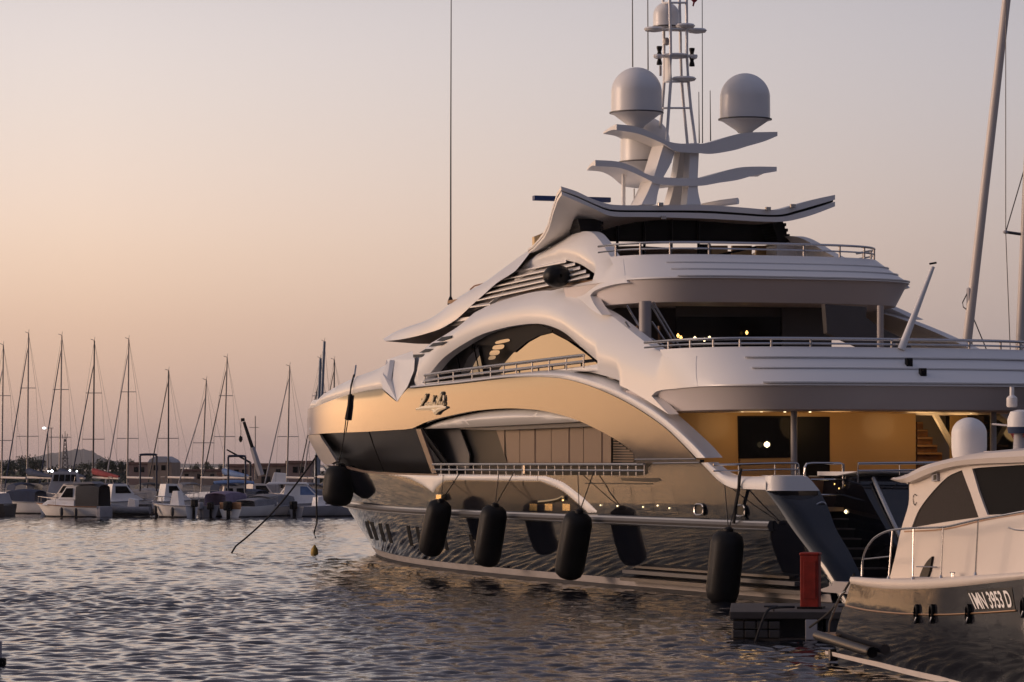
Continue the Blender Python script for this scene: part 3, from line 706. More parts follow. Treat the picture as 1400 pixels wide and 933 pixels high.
# rub rail: twin polished bars over a dark base
rrp = cr([(475, 685.5), (520, 690), (587, 695.6), (660, 700.5), (774, 707), (860, 712), (960, 716), (1042, 718.4)], 5)
zs = [hit(x, y) for x, y in rrp]
rz = lambda s: 1.92+.10*sstep(30, 50, s)
def railpts(off, dz, s0=2.3, s1=stem_s(2)-.4):
    return [(s, side(s, rz(s))+off, rz(s)+dz) for s in np.linspace(s0, s1, 60)]
print('rub z', [(round(a, 1), round(b, 2)) for a, b in zs[::6]], 'band z', round(zt, 2), round(zbt, 2))
m = MB(); m.tube(railpts(.06, .05), .065, 8); m.tube(railpts(.07, -.10), .05, 8); ob = m.obj('rub_rail', 'chrome', yo)
m = MB(); m.tube(railpts(.03, -.02), .13, 6); m.obj('rub_rail_base', 'dgrey', yo)
# swim-ledge bars near the waterline
for s0, s1, z, w, h in [(1.0, 11.9, .46, .30, .10), (.2, 11.9, .26, .42, .10), (1.5, 11.2, .62, .16, .06)]:
    rows = [[(s, side(s, z)+w, z), (s, side(s, z)-.1, z), (s, side(s, z)-.1, z+h), (s, side(s, z)+w, z+h)] for s in np.linspace(s0, s1, 12)]
    m = MB(); m.grid(rows, close=True); m.f += [(0, 1, 2, 3), (44, 45, 46, 47)]; m.obj('side_step', 'steeldark' if w != .3 else 'dgrey', yo, smooth=False)
# fairleads with polished rings
for x, y in [(956.5, 697), (1013, 698.6)]:
    c = H3(x, y, .02); pts = []
    for j in range(20):
        t = 2*math.pi*j/20; cx_, cz_ = math.cos(t), math.sin(t)
        pts.append((c[0]+.30*math.copysign(abs(cx_)**.6, cx_), c[1]+.02, c[2]+.14*math.copysign(abs(cz_)**.6, cz_)))
    MB().tube(pts+[pts[0]], .028, 6).obj('fairlead_ring', 'chrome', yo)
    MB().add([(p[0], p[1]-.012, p[2]) for p in pts], [tuple(range(20))]).obj('fairlead_hole', 'blackm', yo, smooth=False)
# name in script lettering with its flourish
def stroke(pts, r0, off=.07):
    return [H3(x, y, off) for x, y in cr(pts, 5)]
nm = MB()
def put(pts, r=.022):
    q = stroke(pts, r); nm.tube(q, [1.35*r*(.6+.8*math.sin(math.pi*i/(len(q)-1))) for i in range(len(q))], 6)
for ox in (0,):
    put([(577, 545), (576, 549), (578.5, 548), (581, 543), (583, 539.5), (581.5, 545), (577, 552), (574, 557.5), (578, 556.5), (580.5, 556)], .022)     # L
    put([(584, 551), (581.5, 553), (582.5, 556), (585, 553), (586, 551), (585.4, 556)], .020)                                                            # a
    put([(589, 551), (586.6, 553), (587.6, 556), (590, 552), (593.5, 541), (590.4, 555.5)], .022)                                                         # d
    put([(592.5, 550), (592.5, 555), (595.5, 550), (594, 556), (590.5, 561), (591.5, 558)], .020)                                                        # y
    put([(598, 543), (597, 547), (599.5, 546), (603, 538), (604.5, 538), (602, 544), (598, 552), (596, 556.5), (600, 555.5)], .026)                      # L
    put([(601, 552.5), (602.6, 550), (600.8, 552), (601.3, 555.5), (603.6, 553.8)], .020)                                                                # e
    put([(604, 552.5), (605.4, 549.5), (603.6, 552), (604.3, 555.2), (607, 553), (606.6, 541), (605.4, 549)], .020)
    put([(569.5, 560), (580, 558.6), (590, 558), (600, 557), (610.5, 557.4)], .045)
    put([(590, 558.6), (594, 561), (597, 564), (601, 560.5), (609, 557.6)], .05)
nm.obj('name_lettering', 'letter', yo)
sh = MB()
for a, b in [((583.5, 541), (578, 551)), ((593, 543), (590, 549)), ((605, 541), (602, 549)), ((606.6, 545), (603, 556)), ((609.5, 557.8), (598.5, 564.6))]:
    sh.tube([H3(a[0]+1.6, a[1]+.6, .02), H3(b[0]+1.6, b[1]+.6, .02)], .028, 5)
sh.obj('name_backing', 'blackm', yo)
# burgee staff and dark straps at the bow
MB().tube([H3(486.6, 500, -.1), H3(484.6, 514, 0), H3(483, 518, .06)], .03, 6).obj('bow_staff', 'alublue', yo)

# ---- aft decks: rounded slabs ----
def plan(s_aft, s_fwd, hw, n=3.6, a=4.4, k=40, z=None):
    """outline from the port side forward, round the stern, to the starboard side forward; with z it follows the side surface"""
    w = (lambda x: _side0(x, z)-hw) if z is not None else (lambda x: hw)
    pts = [(lerp(s_fwd, s_aft+a, t/6), w(lerp(s_fwd, s_aft+a, t/6))) for t in range(6)]
    for i in range(k+1):
        t = math.pi/2-math.pi*i/k; c_, s_ = math.cos(t), math.sin(t); x = s_aft+a-a*abs(c_)**(2/n)
        pts.append((x, w(x)*math.copysign(abs(s_)**(2/n), s_)))
    return pts+[(x, -y) for x, y in pts[5::-1]]
def deck_slab(name, mat, s_aft, s_fwd, prof, parent, smax=99):
    rows = [[(x, y, z) for x, y in plan(s_aft+i1, s_fwd, i2, z=z)] for i1, i2, z in prof]
    keep = [i for i, p in enumerate(rows[0]) if p[1] < 0 or p[0] < smax]
    m = MB(); m.grid([[r[i] for i in keep] for r in rows]); return m.obj(name, mat, parent, angle=28)
# sun deck
inn = lambda sa, f, z0: [(1.6, .45, z0-.18), (1.12, .10, z0), (1.0, 0, z0)]
deck_slab('sun_deck_bulwark', 'white', SDA, 19.5, [(2.3, .45, 9.20), (1.82, .12, 9.39)]+[(a_, .012, c_) for a_, b_, c_ in SPROF[::-1]], yo, smax=17.0)
deck_slab('sun_deck_fascia', 'fascia', SDA, 19.0, [(0, 0, 8.62), (.10, .05, 8.60), (.55, .50, 7.98), (.8, .7, 7.94), (3.5, 3.2, 7.97)], yo)
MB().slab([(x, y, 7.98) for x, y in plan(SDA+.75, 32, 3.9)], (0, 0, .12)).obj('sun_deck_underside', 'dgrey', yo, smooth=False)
MB().slab([(x, y, 8.75) for x, y in plan(SDA+1.9, 32, 3.85)], (0, 0, .1)).obj('sun_deck_floor', 'teak', yo, smooth=False)
def ledge(s_aft, ins_s, z, mat, i0, i1, w=.06, h=.05):
    P = plan(s_aft+ins_s, 20, .02, z=z)[i0:i1]; P2 = plan(s_aft+ins_s-w, 20, -w*.5, z=z)[i0:i1]
    MB().plate([[(x, y, z) for x, y in P2], [(x, y, z+.01) for x, y in P]], (0, 0, -h)).obj('fascia_ledge', mat, yo, smooth=False)
for (a1, z1) in [(1.17, 9.14), (.68, 8.93), (.05, 8.70)]:
    ledge(SDA, a1, z1, 'white', 18, 42, .07, .03)
    ledge(SDA, a1+.03, z1-.034, 'dgrey', 18, 42, .03, .05)
# upper deck
deck_slab('upper_deck_bulwark', 'white', UDA, 13.5, [(2.2, .45, 6.38), (1.72, .12, 6.51)]+[(a_, .012, c_) for a_, b_, c_ in UPROF[::-1]], yo, smax=10.6)
deck_slab('upper_deck_fascia', 'fascia', UDA, 12.5, [(0, 0, 5.46), (.12, .05, 5.44), (.6, .45, 4.86), (.85, .65, 4.82), (3.6, 3.2, 4.85)], yo)
MB().slab([(x, y, 4.86) for x, y in plan(UDA+.8, 30, 4.5)], (0, 0, .12)).obj('upper_deck_underside', 'salon', yo, smooth=False)
MB().slab([(x, y, 5.75) for x, y in plan(UDA+1.8, 30, 4.4)], (0, 0, .1)).obj('upper_deck_floor', 'teak', yo, smooth=False)
for (a1, z1) in [(1.18, 6.24), (.73, 5.95), (.05, 5.56)]:
    ledge(UDA, a1, z1, 'white', 17, 44, .08, .035)
    ledge(UDA, a1+.03, z1-.04, 'dgrey', 17, 44, .03, .06)
# foredeck and other decks
def deck_plate(name, z, s0, s1, inset, mat, n=20):
    P = []
    for i in range(n+1):
        s = lerp(s0, s1, i/n); P.append((s, max(.02, side(s, z)-inset), z))
    MB().slab(P+[(x, -y, z2) for x, y, z2 in P[::-1]], (0, 0, -.1)).obj(name, mat, yo, smooth=False)
deck_plate('foredeck', 5.6, 34, 59.5, .16, 'teak'); deck_plate('main_deck_floor', 2.35, 3.2, 50, .15, 'teak'); deck_plate('upper_side_deck', 5.62, 9, 35, .25, 'grey')
deck_plate('coach_roof', 8.2, 19, 31, .6, 'white')
# rails of the two decks
def outline_path(s_aft, ins_s, ins_y, z, zr, s_fwd, i0, i1):
    return [(x, y, zr) for x, y in plan(s_aft+ins_s, s_fwd, ins_y, z=z)[i0:i1]]
p1 = outline_path(SDA, 1.76, .06, 9.38, 9.72, 20.5, 0, 46)
p1 = [p for p in p1 if p[1] < 0 or p[0] < 17.2]
rail('sun_deck_rail', p1, .035, (.17, .36), [int(len(p1)*k/10) for k in range(1, 10)]+[len(p1)-2], yo, 'chrome', .035)
p2 = outline_path(UDA, 1.66, .06, 6.50, 6.72, 12.2, 0, 44)
p2 = [p for p in p2 if p[1] < 0 or p[0] < 10.6]
rail('upper_deck_rail', p2, .04, (.13, .26), [int(len(p2)*k/13) for k in range(1, 13)]+[len(p2)-2], yo, 'chrome', .035)

# upper deck aft saloon: dark glass wall, side panels, columns, rigging-like stair rails
def quadx(name, s, pts, mat, th=.08, parent=None, bev=0):
    """upright plate at station s; outline sighted from the photo"""
    P = [YF.on_x(px, py, s) for px, py in pts]
    return MB().slab(P, (th, 0, 0)).obj(name, mat, parent or yo, smooth=False, bevel=bev)
quadx('saloon_wall', 15.0, [(925, 412), (1137, 412), (1137, 495), (925, 495)], 'dgrey')
quadx('saloon_glass_door', 14.9, [(925, 433), (1069, 434), (1069, 492), (925, 490)], 'dglass')
quadx('saloon_wall_panel', 14.8, [(1070, 415), (1135, 415), (1135, 490), (1070, 490)], 'dgrey')
for x, y, r in [(927, 459, 0), (931, 462, 0), (950, 463, 1), (963, 464.5, 1), (970, 462.5, 1), (1021, 455, 0)]:
    p = YF.on_x(x, y, 14.7); MB().lathe([(.01, -.06), (.07 if r else .05, 0), (.01, .06)], p, 8).obj('saloon_lamp', 'lamp' if not r else 'lampw', yo)
def column(name, px, py0, py1, s, r, mat='grey'):
    a, b = YF.on_x(px, py0, s), YF.on_x(px, py1, s); return MB().tube([a, b], r, 16).obj(name, mat, yo)
column('deck_column', 882, 412, 484, 12.5, .17)
column('deck_column', 1203.5, 418, 477, 9.0, .09)
for a, b, c_, d in [(857, 418, 884, 463), (888, 413, 921, 470), (893, 413, 935, 485), (891, 440, 913, 472), (855, 440, 880, 478), (888, 462, 923, 482)]:
    MB().tube([YF.on_x(a, b, 12.9), YF.on_x(c_, d, 12.9)], .03, 6).obj('stair_rail', 'chrome', yo)
for x, y in [(901, 470), (917, 478), (871, 470)]:
    MB().tube([YF.on_x(x, y-24, 13.0), YF.on_x(x, y, 13.0)], .035, 6).obj('stair_rail_post', 'wood', yo)
quadx('stair_screen', 16.5, [(826, 429), (850, 418), (926, 414), (926, 495), (905, 490), (870, 472)], 'dgrey')
# dark raking fin under the sun deck on the far side
quadx('side_fin', 11.0, [(1128, 416), (1185, 420), (1184, 434), (1200, 446), (1240, 466), (1250, 481), (1190, 481), (1131, 456)], 'dgrey', .25)
# ensign staff
a, b = YF.on_x(1232, 478, 5.9), YF.on_x(1275.5, 365, 5.9)
st_ = MB().tube([a, b], [.105, .055], 12).obj('ensign_staff', 'white', yo)
MB().tube([YF.on_x(1271, 361, 5.9), YF.on_x(1280, 359.5, 5.9)], .03, 6).obj('staff_head', 'blackm', st_)
for x, y in [(1243, 496), (1262, 510)]:
    c = YF.on_x(x, y, UDA+.86 if y < 500 else UDA+.42); MB().box((c[0]-.05, c[1]-.09, c[2]-.12), (c[0]+.1, c[1]+.09, c[2]+.12)).obj('deck_floodlight', 'blackm', yo, smooth=False, bevel=.02)

# main deck aft: lit wall, window, door, columns, stairs
WS = 10.6
quadx('aft_wall', WS, [(905, 560), (1252, 552), (1252, 665), (905, 665)], 'salon')
wn = quadx('aft_window', WS-.04, [(1009, 569), (1081, 569), (1081, 626), (1010, 627)], 'blackm', .04)
quadx('pane', WS-.06, [(1012, 572), (1079, 572), (1079, 624), (1012, 624)], 'dglass', .02, wn)
wd = quadx('aft_door', WS-.04, [(1082, 570), (1134.6, 570), (1134.6, 662), (1082, 662)], 'blackm', .04)
p = YF.on_x(1048.5, 608, WS-.3); MB().lathe([(.01, -.085), (.075, -.04), (.085, 0), (.075, .04), (.01, .085)], p, 14).obj('table_lamp', 'lampw', yo)
quadx('seat_back', WS-1.2, [(1012, 628), (1082, 628), (1082, 650), (1014, 650)], 'salon', .15)
column('deck_column', 1085.5, 560, 652, 6.3, .085)
column('deck_column', 1358, 560, 640, 6.3, .085)
quadx('aft_wall', WS+1.6, [(1300, 552), (1420, 552), (1420, 660), (1300, 660)], 'salon')
quadx('stair_side_wall', WS+3.0, [(1250, 552), (1312, 552), (1312, 660), (1250, 660)], 'grey')
for i in range(7):
    y = 577+i*10.5; x1 = 1262+i*6.5
    quadx('stair_tread', WS+2.6-i*.22, [(1254, y), (x1, y), (x1, y+2.6), (1254, y+2.6)], 'teak', .3)
    quadx('stair_riser', WS+2.8-i*.22, [(1254, y+2.6), (x1, y+2.6), (x1, y+10), (1254, y+10)], 'wood', .05)
quadx('stair_stringer', WS+1.2, [(1274, 562), (1279, 560), (1306, 608), (1304, 616)], 'white', .15)
for x, y in [(1015, 561.6), (1041, 564.5), (1107.5, 561.5), (1327.5, 562), (1073, 563)]:
    p = YF.on_x(x, y, WS-2.2); MB().lathe([(.035, 0), (.03, .02)], (p[0], p[1], 4.83), 12).obj('downlight', 'lampw', yo)
def lampl(name, loc, e, r=.45, col=(1, .58, .24)):
    l = bpy.data.lights.new(name, 'POINT'); l.energy = e; l.shadow_soft_size = r; l.color = col
    o = bpy.data.objects.new(name, l); COL.objects.link(o); o.parent = yo; o.location = loc; return o
for i, y in enumerate((2.6, .2, -2.4, -4.2)):
    lampl('downlight_lamp', (WS-1.4 if y > -4 else WS-.2, y, 4.55), 17 if y > -4 else 19)
lampl('stair_lamp', (WS+1.2, -3.9, 4.5), 14)
# stern wing (port): the side turns round a soft corner into a raking aft face
E1 = [(1047, 671), (1064, 693.7), (1083, 723), (1105, 752), (1117, 768), (1127, 784), (1140, 806), (1152, 826)]
E2 = [(1120.6, 671), (1132, 689), (1143, 706), (1160, 734), (1168, 748), (1176, 762), (1186, 784), (1196, 806)]
rows = []
for (a, b), (c_, d) in zip(cr(E1, 4), cr(E2, 4)):
    p = H3(a, b); q = YF.on_x(c_, d, p[0]-.42)
    q = (q[0], q[1], p[2]); row = []
    k1 = (p[0]-.34, p[1]-.04, p[2]); 
    for t in [i/10 for i in range(11)]:
        if t < .4:
            u = t/.4; row.append(tuple((1-u)**2*a_+2*u*(1-u)*b_+u*u*c2 for a_, b_, c2 in zip(p, k1, (p[0]-.42, p[1]-.38, p[2]))))
        else:
            u = (t-.4)/.6; s_ = (p[0]-.42, p[1]-.38, p[2]); row.append(tuple(lerp(a_, b_, u) for a_, b_ in zip(s_, q)))
    row.append((q[0]+2.0, q[1]+.05, q[2]))
    rows.append(row)
wing = MB().grid(rows).obj('stern_wing', NAVY, yo, angle=40)
# white cap round the wing
rows = []
for (a, b), (c_, d) in zip([(1046, 651.2), (1046.4, 660), (1047, 671.2)], [(1103, 651), (1112, 657.7), (1120.8, 671)]):
    p = H3(a, b, .05); q = YF.on_x(c_, d, p[0]-.46); q = (q[0], q[1], p[2]); row = []
    for t in [i/10 for i in range(11)]:
        if t < .4:
            u = t/.4; row.append(tuple((1-u)**2*a_+2*u*(1-u)*b_+u*u*c2 for a_, b_, c2 in zip(p, (p[0]-.36, p[1]-.02, p[2]), (p[0]-.46, p[1]-.38, p[2]))))
        else:
            u = (t-.4)/.6; row.append(tuple(lerp(a_, b_, u) for a_, b_ in zip((p[0]-.46, p[1]-.38, p[2]), q)))
    row.append((q[0]+2, q[1], q[2])); rows.append(row)
top_in = [(x+.3, y, z+.02) for x, y, z in rows[0]]
MB().grid([top_in]+rows).obj('wing_cap', 'white', yo, angle=40)
# ring on the wing
c = YF.on_x(1120.5, 694.5, H3(1058, 688)[0]-.50); pts = [(c[0]-.03-.0*math.sin(t), c[1]+.16*math.cos(t), c[2]+.13*math.sin(t)-.05*math.cos(t)) for t in [2*math.pi*j/20 for j in range(21)]]
MB().tube(pts, .018, 6).obj('wing_fairlead_ring', 'chrome', yo)
# aft rails
m = MB()
zr = 3.50
pr_ = [YF.on_x(x, y, 4.6) for x, y in cr([(975, 635.6), (1010, 635), (1050, 633.8), (1084, 633.6), (1091, 636), (1092, 650)], 4)]
rail('aft_rail', pr_, .03, (.16, .30), [4, 9, 13], yo)
gp_ = [YF.on_x(x, y, 3.4) for x, y in [(1100, 652), (1100, 640), (1103, 634.6), (1110, 633.6), (1148, 633.6), (1153, 635), (1153.5, 700)]]
gt = MB().tube(gp_, .035, 8).obj('stair_gate', 'chrome', yo)
for y in (656, 677):
    MB().tube([YF.on_x(1108+(y-656)*.5, y, 3.4), YF.on_x(1153, y, 3.4)], .028, 6).obj('gate_bar', 'chrome', gt)
pr_ = [YF.on_x(x, y, 2.4) for x, y in [(1173, 650), (1173, 634), (1230, 633.4), (1290, 632.6), (1420, 631)]]
rail('aft_rail', pr_, .035, (.18, .30), [2, 3], yo)
# centre transom block between the stairs
blk = []
for px, py, s in [(1172, 651, 2.6), (1189, 684, 1.7), (1207, 716, .8), (1224, 745, .0), (1262, 800, -1.0)]:
    L_ = YF.on_x(px, py, s); blk.append([L_, (s+.05, -2.6, L_[2]), (s+.05, -4.9, L_[2]), (s+3.0, -4.9, L_[2]), (s+3.0, L_[1], L_[2])])
MB().grid(blk, close=True).obj('transom_block', NAVY, yo, smooth=False)
P = [YF.on_x(1144, 645, 3.4), YF.on_x(1172, 645, 2.5), YF.on_x(1420, 643, 2.5), YF.on_x(1420, 651, 2.5), YF.on_x(1172, 651, 2.5), YF.on_x(1144, 650.5, 3.4)]
MB().slab(P, (1.2, 0, 0)).obj('transom_coaming', 'white', yo, smooth=False)
MB().tube([YF.on_x(1194, 654.5, 2.35), YF.on_x(1213, 697, 1.2), YF.on_x(1232, 738, .1)], .055, 8).obj('transom_trim', 'chrome', yo)
# stairs of the port side
for i in range(8):
    y = 709+i*13.5; s = 2.8-i*.42
    a = YF.on_x(1140+i*4.5, y, s); b = YF.on_x(1204+i*5, y, s)
    MB().slab([a, b, (b[0]+.5, b[1], b[2]), (a[0]+.5, a[1], a[2])], (0, 0, -.04)).obj('stern_step', 'dockwood', yo, smooth=False)
    MB().slab([(a[0]+.05, a[1], a[2]-.04), (b[0]+.05, b[1], b[2]-.04), (b[0]+.05, b[1], b[2]-.26), (a[0]+.05, a[1], a[2]-.26)], (.04, 0, 0)).obj('stern_riser', 'blackm', yo, smooth=False)
quadx('stair_well', 4.6, [(1105, 652), (1260, 652), (1260, 800), (1105, 800)], 'wood', .1)
p = YF.on_x(1156.5, 699.8, 3.0); MB().lathe([(.01, -.05), (.05, 0), (.01, .05)], p, 10).obj('step_light', 'lampw', yo); lampl('step_lamp', (p[0]-.05, p[1]-.1, p[2]+.05), 1.2, .05)
for x, y in [(1171, 695), (1167, 702), (1141, 662), (1147, 668)]:
    p = YF.on_x(x, y, 3.6); MB().lathe([(.005, -.02), (.018, 0), (.005, .02)], p, 8).obj('step_light', 'lamp', yo)
# swim platform
MB().slab([(x, y, .62) for x, y in [(3, 4.7), (-1.9, 4.6), (-2.3, 4.1), (-2.3, -4.1), (-1.9, -4.6), (3, -4.7)]], (0, 0, -.28)).obj('swim_platform', 'grey', yo, smooth=False)

# ---- hardtop ----
ht_t = [(767, 255), (788.6, 262), (809, 271.7), (829.7, 278.6), (847, 280.6), (891, 281), (960, 280.3), (1010, 283.5), (1052.6, 287), (1069.7, 286), (1087, 280.3), (1114, 272.6), (1141.7, 266.6)]
ht_b = [(768, 266.6), (792, 277), (812.6, 286), (829.7, 294), (847, 296.6), (891, 297), (960, 299), (1010, 301.5), (1038, 303), (1069.7, 303.4), (1090, 300), (1114, 293), (1141.7, 282.4)]
HS = 19.6
tp = [YF.on_x(x, y, HS) for x, y in cr(ht_t, 3)]; bt = [YF.on_x(x, y, HS) for x, y in cr(ht_b, 3)]
def fwd(P, k, dzedge, ds):
    out = []
    for x, y, z in P:
        e = min(1, abs(y)/4.3)**2*(1 if y > 0 else .12)
        out.append((x+ds, y*(1-.02*k), z-dzedge*e))
    return out
# the tips fall towards the bow, then flick forward
steps = [(0, 0), (.5, .18), (1.0, .55), (1.5, .98), (2.0, 1.22), (2.6, 1.38), (3.4, 1.55), (4.0, 1.62)]
topr = [fwd(tp, ds, dz, ds) for ds, dz in steps]; botr = [[(x, y, z+min(.12, .04*ds)) for x, y, z in fwd(bt, ds, dz, ds)] for ds, dz in steps]
th_top = [(a[0], a[1], a[2]) for a in tp]
def mid(P, Q, t): return [tuple(lerp(a, b, t) for a, b in zip(p, q)) for p, q in zip(P, Q)]
def inset(rows_): return [[(x+.06, y*.992, z) for x, y, z in r] for r in rows_]
m = MB()
up_t = topr; up_b = [mid(a, b, .42) for a, b in zip(topr, botr)]
lo_t = [mid(a, b, .60) for a, b in zip(topr, botr)]; lo_b = botr
def shell4(T, B):
    q = MB(); q.grid(T); q.grid(B, flip=True)
    for a, b in ((T[0], B[0]), (T[-1], B[-1]), ([r[0] for r in T], [r[0] for r in B]), ([r[-1] for r in T], [r[-1] for r in B])): q.grid([a, b])
    return q
shell4(up_t, up_b).obj('hardtop', 'white', yo, angle=35)
shell4(inset(up_b), inset(lo_t)).obj('hardtop_groove', 'blackm', yo, angle=35)
shell4(lo_t, lo_b).obj('hardtop_soffit', 'white', yo, angle=35)
# lounge glass under the hardtop
gl = [YF.on_x(x, y, 21.2) for x, y in [(818, 296), (1064, 301), (1078, 333), (820, 330)]]
MB().slab(gl, (.1, 0, 0)).obj('lounge_glass', 'dglass', yo, smooth=False)
for x in (844, 881, 918, 955):
    MB().tube([YF.on_x(x, 296, 21.1), YF.on_x(x, 350, 21.1)], .045, 6).obj('lounge_mullion', 'blackm', yo)
for k, (x0, x1, y0, y1) in enumerate([(790, 823, 301, 328), (1055, 1078, 303, 333)]):
    q = MB()
    for i in range(9):
        y = lerp(y0, y1, i/8); w0 = x0+i*(1.2 if k else .8); w1 = x1-(0 if k else 0)+(-6+i*1.2 if k else 0)
        a = YF.on_x(w0, y, 20.3); b = YF.on_x(w1+(2 if i % 2 else -1), y, 20.3)
        q.box((20.3, min(a[1], b[1]), a[2]-.05), (21.2, max(a[1], b[1]), a[2]+.045))
    q.obj('hardtop_pylon', 'blackm', yo, smooth=False, bevel=.01)
quadx('sun_deck_locker', 20.0, [(801, 327), (824, 327), (824, 352), (812, 352)], 'white', 1.0)
quadx('wind_deflector', 23.5, [(730.5, 324), (750, 316), (778, 314), (768, 330), (731, 342)], 'salon', .2)
for a, b in [(973, 995), (1001, 1028), (1034, 1062)]:
    quadx('bar_panel', 21.6, [(a, 336), (b, 336), (b, 353), (a, 353)], 'salon', .1)  # gold light reflected by these panels is put into their ochre paint colour
quadx('bar_panel', 21.7, [(955, 334), (972, 334), (972, 353), (955, 353)], 'blackm', .1)
quadx('aft_coaming', 20.3, [(1062, 336), (1078, 331), (1098, 337), (1126, 353), (1062, 353)], 'white', .8)
MB().tube([YF.on_x(1034, 338, 20.6), YF.on_x(973, 351, 20.6)], .04, 6).obj('awning_pole', 'blackm', yo)
bar = YF.on_x(729, 271, 22.5), YF.on_x(834, 271, 22.5)
MB().box((22.4, bar[1][1], bar[0][2]-.075), (22.6, bar[0][1], bar[0][2]+.075)).obj('radar_scanner', 'blue', yo, smooth=False, bevel=.02)
MB().tube([YF.on_x(781, 276, 22.5), YF.on_x(781, 300, 22.5)], .12, 10).obj('radar_pedestal', 'white', yo)
MB().tube([YF.on_x(960, 281, 21.5), YF.on_x(985, 278, 21), YF.on_x(1009, 275, 20.6)], [.06, .10, .10], 12).obj('stowed_awning', 'white', yo)
for x, y in [(903, 280), (1050, 286), (1084, 282), (907, 298)]:
    p = YF.on_x(x, y, 19.5); MB().box((p[0]-.05, p[1]-.08, p[2]-.05), (p[0]+.05, p[1]+.08, p[2]+.06)).obj('hardtop_fitting', 'chrome', yo, smooth=False, bevel=.01)

# ---- mast: pylons, two gull wings, lattice, domes ----
MS = 20.4
def gull(name, top, bot, s0, ln_, drop, edge, mat='white'):
    T = [YF.on_x(x, y, s0) for x, y in cr(top, 4)]; n = len(T)
    B0 = cr(bot, 4); B = [YF.on_x(*B0[int(i*(len(B0)-1)/(n-1))], s0) for i in range(n)]
    B = [(a[0], a[1], min(b[2], a[2]-.05)) for a, b in zip(T, B)]
    rT, rB = [], []
    for j in range(9):
        t = j/8; ds = ln_*t
        rT.append([(x+ds*(1-.72*min(1, abs(y)/3.2)), y*(1-.05*t), z-drop*t*t*(abs(y)/3)**edge-.02*t) for x, y, z in T])
        rB.append([(x+ds*(1-.72*min(1, abs(y)/3.2)), y*(1-.05*t), lerp(z, tz-.05, t**.6)-drop*t*t*(abs(y)/3)**edge-.02*t) for (x, y, z), (_, _, tz) in zip(B, T)])
    return shell4(rT, rB).obj(name, mat, yo, angle=35)
gull('mast_wing', [(843, 170), (867.5, 172.8), (886.8, 179.5), (908, 191), (925, 196), (954, 197), (973.6, 194), (1002.5, 185), (1021.8, 181.5), (1045, 180.8), (1063, 180.5)],
     [(841, 178), (867, 182), (885, 188), (900, 197), (918, 207), (935, 209), (954, 210), (975, 205), (1000, 199.5), (1030, 193), (1062, 186)], MS, 3.0, .12, 1.2)
gull('mast_wing', [(814, 219), (844, 221), (865.6, 227.8), (884.9, 238.4), (900, 242), (935, 243.8), (960, 243), (983, 236.4), (1008, 229.7), (1031.4, 228), (1062, 228.3)],
     [(812, 227.5), (834, 229), (858, 236), (877, 245), (896, 252), (925, 254), (954, 254), (975, 250), (993, 246), (1030, 240), (1061, 234.5)], MS, 3.4, .15, 1.2)
def pylon(name, pts_l, pts_r, s0, ds, w, mat='white'):
    q = MB(); rows = []
    for (a, b), (c_, d) in zip(cr(pts_l, 4), cr(pts_r, 4)):
        s = s0+ds*(b-200)/78; l = YF.on_x(a, b, s); r = YF.on_x(c_, d, s)
        rows.append([l, r, (s+w, r[1], r[2]), (s+w, l[1], l[2])])
    q.grid(rows, close=True); return q.obj(name, mat, yo, smooth=False)
pylon('mast_leg', [(908, 196), (900, 222), (893, 245), (886, 262), (877, 280)], [(926, 196), (918, 222), (906, 245), (900, 262), (897, 280)], MS+.2, -.2, 1.0)
pylon('mast_leg', [(944, 196), (943, 222), (942, 245), (940.5, 262), (939, 280)], [(956, 196), (955, 222), (954, 245), (954.5, 262), (958.5, 280)], MS+.2, -.2, .5)
pylon('mast_leg', [(931, 200), (926, 235), (921, 258), (915, 280)], [(944, 200), (943, 235), (942, 258), (940, 280)], MS+1.8, 0, .5, 'white')
quadx('mast_plaque', MS+1.75, [(933, 266), (937, 266), (937.5, 277), (933.5, 277)], 'blackm', .02)
column('wing_strut', 852.5, 238, 282, 21.5, .06, 'white')
MB().tube([YF.on_x(867, 258, 21.8), YF.on_x(867, 275, 21.8)], .02, 6).obj('wing_antenna', 'grey', yo)
def dome(px, ytop, yrim, ybase, r, s):
    c = YF.on_x(px, yrim, s); zt_ = YF.on_x(px, ytop, s)[2]; zb_ = YF.on_x(px, ybase, s)[2]; z0 = c[2]
    hc = zt_-z0-r*1.0
    prof = [(r, 0), (r, hc*.5), (r*.995, hc)]+[(r*math.cos(t), hc+r*1.0*math.sin(t)) for t in np.linspace(.1, 1.55, 12)]
    o = MB().lathe(prof, (c[0], c[1], z0), 40).obj('satcom_dome', 'white', yo, angle=60)
    MB().lathe([(r*.28, zb_-z0), (r*.34, (zb_-z0)*.85), (r*.9, -.06), (r*1.04, -.025)], (c[0], c[1], z0), 40).obj('dome_base', 'white', o, angle=60)
    MB().lathe([(r*1.02, -.025), (r*1.07, -.02), (r*1.07, .015), (r*1.02, .02)], (c[0], c[1], z0), 40).obj('dome_flange', 'dgrey', o)
    return o
dome(870.3, 92.5, 154.5, 175, .77, MS+.7); dome(1018.6, 100.5, 163.5, 182, .77, MS+.7); dome(882, 160, 222, 240, .76, MS+2.0); dome(911, 3.5, 37, 40, .40, MS+1.2)
